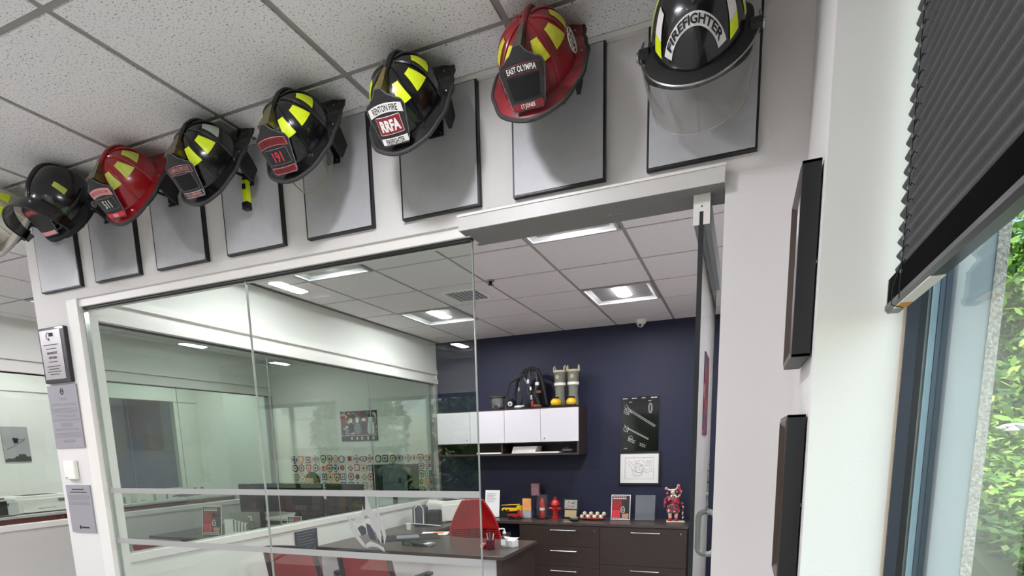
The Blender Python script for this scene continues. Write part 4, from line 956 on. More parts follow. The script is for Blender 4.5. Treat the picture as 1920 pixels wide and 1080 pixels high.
signholder(-2.80, Y-.05, Z, .19, .33, 'white printed sheet standing behind the red mesh chair', 'paper', deco=dwh)
# toy trucks
def truck(x, y, z, lb, kb, kl, L=.2, lad=True):
    t = thing('toy_fire_truck', lb, 'toy truck', (x, y, z), rotz(0), 'toy trucks on the credenza')
    p = MB(); p.box((-L/2, -.035, .02), (L/2*.5, .035, .055), kb); p.prism([(L/2*.5, .02), (L/2, .02), (L/2, .06), (L/2*.8, .085), (L/2*.5, .085)], -.035, .035, kb); p.build('body', t, bevel=.003)
    for sx in (-.7, -.35, .72):
        p = MB(); p.cyl((sx*L/2, -.04, .02), (sx*L/2, .04, .02), .02, 'black', n=14); p.build('wheel', t)
    p = MB()
    for yy in (-.015, .015): p.tube([(-L*.55, yy, .085), (L*.35, yy, .10)], .004, kl, 5)
    for k in range(9): a_ = -L*.52+k*L*.1; p.tube([(a_, -.015, .087+.0015*k), (a_, .015, .087+.0015*k)], .003, kl, 4)
    p.build('ladder', t)
    p = MB(); p.box((L/2*.82, -.036, .058), (L/2*.99, .036, .072), 'clear'); p.build('windscreen', t)
truck(-2.56, 4.30, Z+.055, 'yellow toy ladder truck on a black stand behind the red desk chair', 'yellow', 'yellow', .26)
truck(-2.46, 4.13, Z, 'small red toy fire truck in front of the yellow toy truck', 'redp', 'redp', .17)
t = thing('display_plinth', 'low black stand carrying the yellow toy truck', 'stand', (-2.56, 4.30, Z)); p = MB(); p.box((-.15, -.06, 0), (.15, .06, .055), 'black'); p.build('block', t, bevel=.003)
# cards holder and photo card
t = thing('photo_stand', 'dark photo card on a tall stand behind the orange brochure', 'photo stand', (-2.29, 4.38, Z)); p = MB(); p.box((-.06, -.005, .25), (.06, .004, .41), mat('frame_maroon', (60, 20, 30), .5)); p.build('frame', t); p = MB(); p.box((-.05, -.0065, .26), (.05, -.0052, .40), ramp_mat('photo_pinkgrey', [(0, (80, 50, 60)), (1, (170, 130, 132))], 14)); p.build('photo', t); p = MB(); p.cyl((0, 0, 0), (0, 0, .25), .006, 'black'); p.cyl((0, 0, 0), (0, 0, .006), .05, 'black'); p.build('stem', t)
t = thing('brochure_holder', 'clear holder with an orange brochure on the credenza', 'brochure holder', (-2.335, 4.2, Z)); p = MB(); p.box((-.06, -.03, 0), (.06, .03, .10), 'acryl'); p.build('tray', t)
p = MB(); p.box((-.052, -.01, .006), (.052, .012, .235), ramp_mat('brochure_orange', [(0, (206, 110, 40)), (.5, (226, 160, 90)), (1, (236, 200, 150))], 9)); p.build('brochure', t); p = MB(); p.box((-.052, -.0112, .02), (.052, -.0102, .09), 'lgrey'); p.build('brochure_band', t)
t = thing('display_tube', 'clear cylinder with a red and white model inside, left of the toy hydrant', 'display case', (-2.15, 4.22, Z)); p = MB(); n = 24
p.tube([(0, 0, .01), (0, 0, .285)], .07, 'clear', 24); p.build('case', t, smooth=True)
p = MB(); p.cyl((0, 0, 0), (0, 0, .012), .075, 'black', n=24); p.build('base', t)
p = MB(); p.lathe([(.03, .012), (.035, .06), (.03, .10), (.03, .2), (.012, .24), (.001, .25)], 'redp', n=16); p.lathe([(.031, .10), (.031, .13)], WHITE, n=16); p.build('model', t, smooth=True)
# hydrant
t = thing('toy_hydrant', 'small red fire hydrant model on the credenza', 'hydrant', (-2.01, 4.28, Z)); p = MB()
p.lathe([(.05, 0), (.05, .015), (.036, .02), (.034, .13), (.042, .14), (.042, .155), (.058, .16), (.055, .175), (.045, .20), (.025, .225), (.012, .23), (.012, .25), (.004, .255)], 'redp', n=18); p.build('barrel', t, smooth=True)
for a_, L in ((0, .065), (180, .065), (270, .06)):
    p = MB(); d = Vector((math.cos(R(a_)), math.sin(R(a_)), 0)); p.cyl(Vector((0, 0, .115))+d*.03, Vector((0, 0, .115))+d*L, .02, 'redp', n=12); p.cyl(Vector((0, 0, .115))+d*L, Vector((0, 0, .115))+d*(L+.012), .012, 'redp', n=6); p.build('outlet', t, smooth=True)
p = MB(); p.cyl((0, -.055, .05), (0, -.055, .12), .004, 'steel', n=6); p.build('chain', t)
# award plaque
t = thing('award_plaque', 'black award plaque with a team photo and gold plate on the credenza', 'plaque', (-1.82, Y, Z), (R(-8), 0, 0)); p = MB(); p.box((-.095, -.008, 0), (.095, .008, .24), 'blackg'); p.build('board', t, bevel=.002)
p = MB(); p.box((-.075, -.010, .115), (.075, -.0082, .22), ramp_mat('photo_team', [(0, (60, 80, 50)), (.4, (150, 160, 150)), (.6, (190, 60, 60)), (1, (230, 230, 235))], 40, const=True)); p.build('photo', t); p = MB(); p.box((-.07, -.010, .02), (.07, -.0082, .10), mat('gold_plate', (186, 168, 124), .35, metal=.4)); p.build('plate', t)
t = thing('toy_boat', 'small dark dish shaped ornament near the front edge of the credenza', 'ornament', (-1.71, 4.03, Z)); p = MB(); p.ell((0, 0, .025), (.062, .035, .025), 'black', 16, 8); p.ell((0, 0, .045), (.05, .028, .015), mat('olive', (130, 128, 96), .5), 16, 8); p.build('body', t, smooth=True)
# tray of ornaments
t = thing('wooden_tray', 'shallow dark wooden tray holding round pale ornaments', 'tray', (-1.545, 4.24, Z)); p = MB(); p.ell((0, 0, .0145), (.15, .06, .014), 'redlam', 24, 8); p.build('dish', t, smooth=True)
rr = random.Random(5)
for i in range(11):
    x = -1.545+(-.125+.025*i); row = i % 3; z = Z+.024+.024+(.034 if row == 1 else 0); y = 4.24+(-.022, .004, .022)[row]
    lab = ['first', 'second', 'third', 'fourth', 'fifth', 'sixth', 'seventh', 'eighth', 'ninth', 'tenth', 'last'][i]+' pale painted ball from the left in the wooden tray'
    o = MB().ell((0, 0, 0), (.024, .024, .024), ramp_mat('ball_%d' % i, [(0, (236, 226, 205)), (.55, (224, 210, 180)), (.62, random.Random(i).choice([(190, 60, 50), (80, 80, 90), (200, 150, 60)])), (.7, (236, 230, 214))], 60, .3), 12, 8).build('ornament_ball', smooth=True)
    o.location = (x, y, z-.012); tag(o, lab, 'ornament', 'painted balls in the tray')
# figurine
t = thing('figurine', 'colourful red and pink patchwork figurine at the right end of the credenza', 'figurine', (-.665, 4.26, Z), rotz(6))
MX = ramp_mat('patchwork', [(0, (150, 24, 40)), (.25, (60, 30, 60)), (.4, (206, 60, 90)), (.55, (230, 220, 205)), (.65, (60, 90, 80)), (.8, (190, 40, 44)), (1, (220, 150, 60))], 55, .35, 'voronoi', const=True)
cream = mat('cream_china', (230, 216, 190), .35)
p = MB(); p.box((-.07, -.06, 0), (.12, .06, .012), cream); p.build('base', t, bevel=.003)
for sx in (-1, 1):
    p = MB(); p.ell((sx*.032, -.02, .028), (.026, .042, .018), 'redp', 12, 8); p.build('shoe', t, smooth=True)
    p = MB(); p.tube([(sx*.03, 0, .03), (sx*.032, 0, .08), (sx*.03, 0, .13)], [.015, .02, .026], cream, 10); p.build('leg', t, smooth=True)
p = MB(); p.lathe([(.062, .10), (.075, .13), (.06, .18), (.04, .21)], MX, n=18, sy=.7); p.build('trousers', t, smooth=True)
p = MB(); p.lathe([(.045, .19), (.068, .22), (.062, .26), (.03, .30), (.018, .31)], MX, n=18, sy=.7); p.build('jacket', t, smooth=True)
for sx in (-1, 1):
    p = MB(); p.tube([(sx*.05, 0, .27), (sx*.085, -.01, .24), (sx*.09, -.02, .18)] if sx < 0 else [(.05, 0, .27), (.07, -.02, .33), (.045, -.02, .385)], [.018, .016, .013], MX, 8); p.build('arm', t, smooth=True)
p = MB(); p.ell((-.01, 0, .325), (.024, .024, .028), cream, 12, 8); p.build('head', t, smooth=True)
p = MB(); p.tube([(-.075, -.01, .355), (-.03, -.01, .345), (.02, -.01, .35), (.045, -.02, .385)], .009, cream, 8); p.build('hat_brim', t, smooth=True)
for q_ in ((-.078, -.01, .36), (.047, -.02, .392), (.04, 0, .33), (-.06, 0, .31), (.09, 0, .2), (-.09, -.02, .17)):
    p = MB(); p.ell(q_, (.017, .017, .017), PINK if q_[2] > .35 else MX, 10, 8); p.build('pompom', t, smooth=True)
p = MB(); p.tube([(.06, 0, .2), (.10, .01, .17), (.10, .01, .03)], .010, MX, 8); p.build('tail', t, smooth=True)
# ---------------- things on the desk ----------------
DZ = .766
t = thing('pen_cup', 'dark red cup full of pens near the right corner of the desk', 'pen cup', (-1.98, 2.33, DZ)); p = MB(); p.lathe([(.036, 0), (.038, .05), (.040, .085)], mat('cup_maroon', (84, 26, 40), .4), n=18); p.build('cup', t, smooth=True)
for k in range(6):
    a_ = k*1.05; q = MB(); q.cyl((.015*math.cos(a_), .015*math.sin(a_), .03), (.032*math.cos(a_), .032*math.sin(a_), .14), .004, [WHITE, 'ink', 'grey', WHITE, 'steel', 'ink'][k], n=6); o = q.build('pen', t); 
t = thing('toy_helmet', 'tiny red and white helmet left of the pen cup on the desk', 'ornament', (-2.06, 2.36, DZ)); p = MB(); p.ell((0, 0, .022), (.032, .036, .03), 'redp', 14, 8); p.build('shell', t, smooth=True); p = MB(); p.box((-.012, -.04, .012), (.012, -.034, .04), WHITE); p.build('shield', t)
t = thing('sanitizer_bottle', 'clear pump bottle of hand sanitizer beside the pen cup', 'bottle', (-1.885, 2.42, DZ)); p = MB(); p.lathe([(.03, 0), (.032, .01), (.032, .10), (.014, .12), (.013, .13)], 'clear', n=18); p.build('bottle', t, smooth=True)
p = MB(); p.lathe([(.027, .012), (.027, .08)], glass_mat('gel', (.8, .85, .88), .04, haze=.3), n=16); p.build('gel', t, smooth=True); p = MB(); p.box((-.02, -.034, .03), (.02, -.0325, .08), WHITE); p.build('bottle_label', t)
p = MB(); p.cyl((0, 0, .13), (0, 0, .17), .007, WHITE); p.cyl((0, 0, .128), (0, 0, .145), .015, WHITE); p.tube([(0, 0, .17), (-.02, -.005, .172), (-.045, -.012, .166)], .006, WHITE, 6); p.build('pump', t, smooth=True)
t = thing('tissue_box', 'small white printed box with tissue at the right corner of the desk', 'tissue box', (-1.86, 2.50, DZ), rotz(-10)); p = MB(); p.box((-.055, -.04, 0), (.055, .04, .06), ramp_mat('box_print', [(0, (236, 236, 232)), (.6, (226, 226, 224)), (.7, (170, 172, 176))], 50)); p.build('box', t, bevel=.002)
p = MB(); p.grid(lambda u, v: ((u-.5)*.08*(1+v), (v-.5)*.02+.01*math.sin(8*u), .06+.025*v), 8, 4, WHITE, th=.001); p.build('tissue', t, smooth=True)
t = thing('desk_phone', 'dark desk device with grey screen lying near the front of the desk', 'phone', (-2.66, 2.33, DZ)); p = MB(); p.prism([(-.09, 0), (.09, 0), (.09, .02), (-.09, .045)], -.05, .06, 'black', Matrix()); p.box((-.10, -.05, 0), (.10, .07, .025), 'grey'); p.build('base', t, bevel=.008)
p = MB(); p.box((-.085, -.04, .026), (.085, .045, .028), 'lgrey'); p.build('screen', t)
t = thing('desk_clock', 'small dark desk gadget left of the grey screened device', 'gadget', (-2.81, 2.33, DZ)); p = MB(); p.box((-.05, -.03, 0), (.05, .04, .04), 'black'); p.build('case', t, bevel=.006); p = MB(); p.box((-.03, -.0312, .01), (.03, -.0302, .03), mat('lcd', (90, 96, 70), .3)); p.build('display', t)
t = thing('paper_sheet', 'white sheet with an orange picture lying on the desk return', 'paper', (-2.92, 3.02, DZ), rotz(20)); p = MB(); p.box((-.14, -.10, 0), (.14, .10, .003), 'paper'); p.build('sheet', t); p = MB(); p.box((-.02, -.04, .0031), (.09, .06, .0036), mat('orange_print', (222, 110, 50), .6)); p.build('print', t)
t = thing('desk_pad', 'dark desk pad with papers on the curved desk return', 'desk pad', (-3.05, 2.72, DZ), rotz(35)); p = MB(); p.box((-.30, -.18, 0), (.30, .18, .004), 'blackm'); p.build('pad', t)
p = MB(); p.box((-.12, -.10, .0045), (.10, .10, .012), 'grey'); p.build('tablet', t)
t = thing('paper_cup', 'small white cup on the desk return', 'cup', (-3.35, 3.2, DZ)); p = MB(); p.lathe([(.022, 0), (.032, .07)], WHITE, n=14); p.build('cup', t, smooth=True)
t = thing('camera_bag', 'dark grey equipment bag with straps on the desk return', 'bag', (-3.35, 3.55, DZ+.004), rotz(20)); p = MB(); p.box((-.13, -.08, 0), (.03, .09, .22), mat('bag_grey', (66, 70, 76), .8, bump=.3)); p.build('bag', t, bevel=.025); p = MB(); p.box((.03, -.09, 0), (.19, .08, .17), 'blackm'); p.build('side_pocket', t, bevel=.02)
p = MB(); p.tube([(-.1, -.085, .02), (-.1, -.09, .2), (-.05, -.06, .25), (0, -.085, .2), (0, -.09, .02)], .007, 'lgrey', 6); p.tube([(-.13, -.09, .03), (.05, -.12, .02), (.2, -.10, .0)], .006, 'lgrey', 6); p.build('strap', t, smooth=True)
# wall plant
t = thing('wall_shelf', 'small white wall shelf on the right office wall, mirrored in the glass door', 'shelf', (XR, 4.0, 1.12), rotz(-90)); p = MB(); p.box((-.12, -.14, 0), (.12, -.001, .02), 'white'); p.prism([(-.01, 0), (.01, 0), (.01, -.12), (-.01, -.12)], -.10, -.001, 'white'); p.build('board', t)
t = thing('potted_plant', 'small leafy plant in a white pot on the wall shelf by the navy wall', 'plant', (XR-.075, 4.0, 1.141)); p = MB(); p.lathe([(.035, 0), (.05, .09), (.052, .09)], WHITE, n=16); p.build('pot', t, smooth=True)
rr = random.Random(2); p = MB()
for k in range(60):
    a_ = rr.uniform(0, 6.28); r_ = rr.uniform(.01, .09); z0 = .09+rr.uniform(0, .20); c_ = Vector((r_*math.cos(a_)*.7, r_*math.sin(a_), z0)); u = Vector((rr.uniform(-1, 1), rr.uniform(-1, 1), rr.uniform(-.3, 1))).normalized()*.03; v = u.orthogonal().normalized()*.012
    p.add([c_-u, c_+v, c_+u, c_-v], [(0, 1, 2, 3)], 'leaf1')
p.build('foliage', t)
# ceiling diffuser, sprinkler, camera on the ceiling
t = thing('ceiling_diffuser', 'square slotted air diffuser in the office ceiling', 'air vent', (-2.26, 2.61, H-.006))
p = MB(); s = .17
for a_, b in ((s, s-.02),): p.box((-a_, -a_, -.01), (a_, -b, 0), 'fixture'); p.box((-a_, b, -.01), (a_, a_, 0), 'fixture'); p.box((-a_, -b, -.01), (-b, b, 0), 'fixture'); p.box((b, -b, -.01), (a_, b, 0), 'fixture')
p.build('frame', t)
for k in range(7): p = MB(); x = -.12+.04*k; p.box((x-.012, -.15, -.008), (x+.006, .15, -.003), 'grey'); p.build('slat', t)
t = thing('sprinkler_head', 'small dark sprinkler head under the office ceiling', 'sprinkler', (-1.95+.05, 2.3, H-.006)); p = MB(); p.cyl((0, 0, 0), (0, 0, -.01), .03, 'steel'); p.build('flange', t); p = MB(); p.cyl((0, 0, -.01), (0, 0, -.03), .010, 'black'); p.cyl((0, 0, -.034), (0, 0, -.036), .022, 'black'); p.tube([(-.012, 0, -.01), (-.014, 0, -.03), (0, 0, -.034)], .003, 'black', 5); p.build('head', t)
t = thing('security_camera', 'small white ceiling mounted device in front of the navy wall', 'camera', (-1.06, 4.36, H-.006)); p = MB(); p.cyl((0, 0, 0), (0, 0, -.04), .055, 'fixture', .05); p.build('mount', t, smooth=True); p = MB(); p.ell((0, -.02, -.052), (.035, .035, .028), 'fixture', 14, 8); p.cyl((0, -.045, -.06), (0, -.056, -.064), .014, 'black'); p.build('lens', t, smooth=True)
t = thing('wall_box', 'small black box high in the right corner of the navy wall', 'wall box', (-.42, YB, H-.05)); p = MB(); p.box((-.05, -.06, -.04), (.05, -.001, .035), 'black'); p.build('case', t, bevel=.004)
# notice hanging on the low wall
t = thing('wall_notice', 'dark blue-grey notice with text rows on the white low wall beside the red chair', 'notice', (X1, 1.93, .82), rotz(90)); p = MB(); p.box((-.14, -.012, -.13), (.14, -.001, .115), mat('notice', (58, 62, 76), .6)); p.build('board', t)
p = MB()
for k in range(8): p.box((-.12, -.0135, .09-.026*k), (.11-.03*(k % 3), -.0122, .096-.026*k), 'grey')
p.build('text_rows', t)
# etched crest on the glass : flame and horned head in frosted film, repeated on both large panes and the side glazing
def crest(parent, M_, k='decal', s=1.0):
    shapes = [[(-.02, .30), (.02, .55), (.06, 1.0), (.14, .62), (.26, .38), (.34, .1), (.40, -.15), (.38, -.4), (.28, -.2), (.2, .08), (.12, .28), (.06, .36)],
              [(.30, .42), (.34, .72), (.38, .42), (.48, .12), (.52, -.2), (.46, -.42), (.43, -.15), (.38, .12)],
              [(-.48, .32), (-.42, .0), (-.3, -.25), (-.1, -.5), (0, -.56), (-.06, -.4), (-.2, -.2), (-.3, .02), (-.34, .2)],
              [(-.3, .36), (-.2, .3), (-.1, .34), (-.04, .6), (0, .30), (-.1, .14), (-.24, .12)],
              [(-.05, -.57), (.1, -.48), (.3, -.5), (.46, -.62), (.44, -.5), (.3, -.41), (.1, -.34), (-.02, -.42)]]
    holes = [[(-.22, .0), (-.1, .08), (0, .02), (.02, -.14), (-.12, -.2)], [(.02, .14), (.12, .1), (.2, -.05), (.27, -.33), (.1, -.28), (.04, -.1)]]
    p = MB(M_); 
    for sh in shapes:
        fs_ = tessellate_polygon([[Vector((x, z, 0)) for x, z in sh]]); p.add([(x*s, 0, z*s) for x, z in sh], [tuple(f_) for f_ in fs_], k)
    o = p.build('etched_crest', parent)
    p = MB(M_ @ Matrix.Translation((0, -.0006, 0)))
    for sh in holes: p.add([(x*s, 0, z*s) for x, z in sh], [tuple(range(len(sh)))], mat('crest_dark', (60, 64, 70), .7))
    p.build('crest_detail', o)
for o in list(COL.objects):
    if o.name == 'window_3': crest(o, Matrix.Translation((-1.56, .0326, 1.29)) @ Matrix.Diagonal((1.22, 1, 1, 1)), s=.17)
for o in list(COL.objects):
    if o.name == 'window_61': pass
# ---------------- desk area beyond the side glazing ----------------
t = thing('workstation_desk', 'dark desk with black front panel behind the side glazing', 'desk', (-4.6, 2.9, 0))
p = MB(); p.box((-1.5, -.72, .72), (.82, .40, .75), 'woodtop'); p.build('top', t, bevel=.002)
p = MB(); p.box((-1.0, -.02, .02), (.77, .02, .72), 'wood'); p.build('front_panel', t)
for x in (-1.45, .77): p = MB(); p.box((x, -.38, 0), (x+.04, .38, .72), 'wood'); p.build('side_panel', t)
def monitor(x, y, z, rz, lb, w_=.56, h=.33, group='black monitors seen from behind', lift=.2):
    t = thing('monitor', lb, 'monitor', (x, y, z), rotz(rz), group)
    p = MB(); p.box((-w_/2, -.02, lift), (w_/2, .012, lift+h), 'black'); p.box((-w_/4, -.045, lift+h*.25), (w_/4, -.02, lift+h*.75), 'black'); p.build('housing', t, bevel=.006)
    p = MB(); p.box((-w_/2+.01, .0122, lift+.012), (w_/2-.01, .0135, lift+h-.012), 'blackg'); p.build('screen', t)
    p = MB(); p.box((-.03, -.04, .012), (.03, -.02, lift+.1), 'black'); p.box((-.13, -.12, 0), (.13, .09, .012), 'black'); p.build('stand', t, bevel=.003)
    return t
monitor(-5.2, 2.98, .75, 14, 'black monitor from behind, leftmost in front of the seated person')
monitor(-4.60, 3.00, .75, 0, 'black monitor from behind, middle one in front of the seated person')
monitor(-4.0, 2.98, .75, -8, 'black monitor from behind, right one below the badge boards')
t = thing('storage_bench', 'low dark cupboard under the badge boards', 'cupboard', (-4.97, 4.2, 0)); p = MB(); p.box((-1.2, -.28, 0), (1.18, .28, .70), 'wood'); p.build('carcass', t); p = MB(); p.box((-1.21, -.29, .70), (1.19, .285, .73), 'lgrey'); p.build('top', t)
for k in range(4): p = MB(); p.box((-1.19+.59*k, -.296, .03), (-1.19+.59*k+.58, -.281, .69), 'wood'); p.build('door', t)
monitor(-4.08, 4.1, .73, 0, 'big black monitor standing in front of the badge boards, behind the grey shirt', .68, .38, 'black monitors seen from behind', .34)
t = thing('hanging_shirt', 'grey polo shirt hung over the big black monitor', 'shirt', (-4.02, 4.02, .73+.74)); gsh = mat('shirt_grey', (96, 102, 110), .9, noise=.1, nscale=60, bump=.3)
def shf(u, v):
    w_ = .17-.0*v; x = (2*u-1)*w_*(1+.06*v); return (x, -.02-.03*math.sin(math.pi*u)-.006*math.sin(9*u+4*v), -.36*v-.03*abs(2*u-1)*(1-v))
p = MB(); p.grid(shf, 18, 14, gsh, th=.012); p.build('body', t, smooth=True)
p = MB(); p.add([(-.05, -.055, .01), (0, -.06, -.06), (-.07, -.06, -.05)], [(0, 1, 2)], 'grey'); p.add([(.05, -.055, .01), (.07, -.06, -.05), (0, -.06, -.06)], [(0, 1, 2)], 'grey'); p.build('collar', t)
p = MB(); p.box((.07, -.062, -.24), (.11, -.058, -.18), 'ink'); p.build('chest_mark', t)
for sx in (-1, 1): p = MB(); p.grid(lambda u, v, sx=sx: (sx*(.165+.07*v), -.02-.02*math.sin(math.pi*u), -.04-.10*u-.03*v), 6, 6, gsh, th=.012); p.build('sleeve', t, smooth=True)
# seated person behind the monitors : dark hair, dark top
t = thing('person', 'person with dark hair seated behind the black monitors', 'person', (-5.0, 3.62, 0), rotz(0))
skin = mat('skin', (196, 150, 126), .55); hair = mat('hair_dark', (40, 32, 28), .7, noise=.3, nscale=80, bump=.4)
me = bpy.data.meshes.new('body'); V = [(0, 0, .50), (0, 0, .78), (0, -.01, .98), (0, -.01, 1.08), (0, -.02, 1.17),
    (-.17, 0, 1.00), (-.24, -.06, .80), (-.18, -.24, .74), (-.10, -.34, .775), (.17, 0, 1.00), (.24, -.06, .80), (.18, -.24, .74), (.10, -.34, .775),
    (-.10, 0, .48), (-.13, -.38, .50), (-.13, -.40, .08), (-.13, -.50, .04), (.10, 0, .48), (.13, -.38, .50), (.13, -.40, .08), (.13, -.50, .04)]
Ed = [(0, 1), (1, 2), (2, 3), (3, 4), (2, 5), (5, 6), (6, 7), (7, 8), (2, 9), (9, 10), (10, 11), (11, 12), (0, 13), (13, 14), (14, 15), (15, 16), (0, 17), (17, 18), (18, 19), (19, 20)]
me.from_pydata(V, Ed, []); o = bpy.data.objects.new('body', me); COL.objects.link(o); o.parent = t
sk_ = o.modifiers.new('skin', 'SKIN'); rad = [.16, .15, .15, .07, .055, .07, .05, .04, .03, .07, .05, .04, .03, .10, .08, .05, .045, .10, .08, .05, .045]
for i, r_ in enumerate(rad): me.skin_vertices[0].data[i].radius = (r_, r_*.75)
me.skin_vertices[0].data[0].use_root = True
o.modifiers.new('sub', 'SUBSURF').render_levels = 2; me.materials.append(mat('top_dark', (40, 42, 50), .85))
p = MB(); 
def headf(u, v):
    th = math.pi*v; ph = 2*math.pi*u; x = .076*math.sin(th)*math.sin(ph); y = -.096*math.sin(th)*math.cos(ph); z = -.118*math.cos(th)
    if z < 0: x *= 1+z*2.2; y = y*(1+z*1.2)
    if y < 0:
        fr = max(0, -y/.096)
        y -= .016*math.exp(-((x/.012)**2+((z+.018)/.022)**2))          # nose
        y += .008*math.exp(-(((abs(x)-.031)/.014)**2+((z-.012)/.012)**2))  # eye sockets
        y -= .005*math.exp(-((x/.024)**2+((z+.058)/.009)**2))          # lips
    return (x, y, z+1.255)
p.grid(headf, 40, 32, skin); hd = p.build('head', t, smooth=True)
p = MB()
def hairf(u, v):
    x, y, z = headf(u, .36+.64*v); c_ = Vector((0, .01, 1.255)); d = Vector((x, y, z))-c_
    return c_+d*1.10+Vector((0, .004, 0)) if (y > -.05 or z > 1.255+.062) else c_+d*.97
p.grid(hairf, 40, 16, hair); p.build('hair', t, smooth=True)
for sx in (-1, 1):
    p = MB(); p.ell((sx*.031, -.079, 1.267), (.011, .007, .006), WHITE, 10, 6); p.ell((sx*.031, -.085, 1.267), (.005, .003, .005), 'ink', 8, 5); p.build('eye', t, smooth=True)
    p = MB(); p.ell((sx*.076, .005, 1.25), (.008, .018, .03), skin, 10, 8); p.build('ear', t, smooth=True)
p = MB(); p.ell((0, -.094, 1.198), (.022, .006, .005), mat('lips', (160, 92, 86), .5), 12, 6); p.build('mouth', t, smooth=True)
for sx in (-1, 1):
    p = MB(); cx = sx*.10; p.ell((cx, -.385, .775), (.035, .045, .014), skin, 12, 8)
    for k in range(4): p.tube([(cx-.024+.016*k, -.415, .776), (cx-.026+.017*k, -.442-.004*(k in (1, 2)), .785), (cx-.026+.017*k, -.462-.006*(k in (1, 2)), .766)], [.008, .0075, .006], skin, 8)
    p.tube([(cx-sx*.028, -.375, .775), (cx-sx*.046, -.40, .776), (cx-sx*.050, -.42, .768)], [.010, .008, .007], skin, 8); p.build('hand', t, smooth=True)
t = thing('office_chair', 'dark office chair under the seated person', 'chair', (-5.0, 3.66, 0)); p = MB(); p.box((-.24, -.24, .36), (.24, .22, .43), 'blackm'); p.build('seat', t, bevel=.02)
p = MB(); p.box((-.22, .20, .50), (.22, .25, .98), 'blackm'); p.build('backrest', t, bevel=.02); p = MB(); p.cyl((0, 0, .05), (0, 0, .36), .03, 'black'); p.cyl((0, 0, .0), (0, 0, .05), .26, 'black', .05, n=5); p.build('base', t)
# badge boards with embroidered patches
cols = [('red', (176, 40, 44)), ('maroon', (104, 34, 40)), ('dark blue', (44, 50, 84)), ('grey', (124, 124, 124)), ('gold', (200, 164, 60)), ('purple', (92, 62, 120)), ('green', (60, 90, 64)), ('orange', (206, 116, 50)), ('cream', (214, 204, 176)), ('black', (32, 32, 34))]
PM = {n_: mat('patch_'+n_.replace(' ', '_'), c_, .8, noise=.2, nscale=200) for n_, c_ in cols}
shapes = {'round': [(math.cos(R(a)), math.sin(R(a))) for a in range(0, 360, 24)], 'shield shaped': [(-.9, 1), (0, 1.1), (.9, 1), (.95, .2), (.6, -.7), (0, -1.15), (-.6, -.7), (-.95, .2)],
          'oval': [(1.15*math.cos(R(a)), .75*math.sin(R(a))) for a in range(0, 360, 24)], 'cross shaped': [(-.35, 1), (.35, 1), (.3, .35), (1, .4), (1, -.4), (.3, -.35), (.35, -1), (-.35, -1), (-.3, -.35), (-1, -.4), (-1, .4), (-.3, .35)],
          'square': [(-.85, .85), (.85, .85), (.85, -.85), (-.85, -.85)]}
rp = random.Random(21); ordn = ['first', 'second', 'third', 'fourth', 'fifth', 'sixth', 'seventh']
boards = [(-6.13, -5.62, 'leftmost'), (-5.59, -5.16, 'second'), (-5.13, -4.68, 'third'), (-4.65, -4.20, 'fourth'), (-4.17, -3.69, 'rightmost')]
for bi, (x0, x1, bn) in enumerate(boards):
    t = thing('badge_board', 'white board covered in round and shield patches, %s of the five boards' % bn, 'board', ((x0+x1)/2, YB, 1.30), group='badge boards on the pale wall')
    p = MB(); p.box((-(x1-x0)/2, -.012, -.26), ((x1-x0)/2, -.001, .27), 'white'); p.build('board', t)
    nx = 4 if bi != 4 else 5
    for r_ in range(4 if bi != 4 else 5):
        for c_ in range(nx):
            cn, _ = cols[rp.randrange(len(cols))]; c2 = cols[rp.randrange(len(cols))][0]; sn = rp.choice(list(shapes)); s_ = .051 if bi != 4 else .045
            px = x0+(x1-x0)*(c_+.5)/nx+rp.uniform(-.006, .006); pz = 1.52-(.125 if bi != 4 else .105)*r_+rp.uniform(-.006, .006)
            m_ = MB(); m_.prism([(a*s_, b*s_*1.05) for a, b in shapes[sn]], -.004, 0, PM[cn])
            m_.prism([(a*s_*.72, b*s_*.74) for a, b in shapes[sn]], -.0055, -.0042, PM['cream' if cn != 'cream' else 'maroon']); m_.prism([(a*s_*.4, b*s_*.4) for a, b in shapes[rp.choice(['round', 'shield shaped', 'cross shaped'])]], -.007, -.0057, PM[c2])
            o = m_.build('cloth_patch'); o.location = (px, YB-.0125, pz)
            tag(o, '%s %s patch, %s in row %s of the %s badge board' % (cn, sn, ordn[c_], ordn[r_], bn), 'patch', 'fire department patches on the boards')
# flyers and small things near the side glazing
signholder(-5.38, 2.40, .753, .24, .32, 'red and black flyer stand on the dark desk behind the left pane', fk, rz=12, deco=reddeco)
def dk2_(t, w_, h):
    p = MB(); p.box((w_*.05, -.0085, h*.62), (w_*.42, -.0077, h*.88), REDT); p.box((-w_*.4, -.0085, h*.1), (w_*.3, -.0077, h*.45), 'grey'); p.build('flyer_blocks', t)
    p = MB()
    for k in range(4): p.box((-w_*.4, -.0088, h*(.84-.09*k)), (-w_*.02, -.0078, h*(.88-.09*k)), WHITE)
    p.build('lettering', t)
signholder(-4.42, 2.62, .753, .17, .20, 'small dark flyer stand with an orange corner on the dark desk near the pane joint', fk, rz=10, deco=dk2_)
t = thing('striped_leaflets', 'stack of striped leaflets leaning behind the red flyer', 'leaflets', (-5.16, 2.48, .753), (R(-8), 0, R(30)))
for k in range(5):
    p = MB(); p.box((-.08+.03*k, -.01+.012*k, 0), (.02+.03*k, -.004+.012*k, .17-.012*k), 'paper'); o = p.build('leaflet', t); q = MB(); q.box((.012+.03*k, -.0112+.012*k, .03), (.02+.03*k, -.0102+.012*k, .16-.012*k), 'redlam'); q.build('stripe', o)
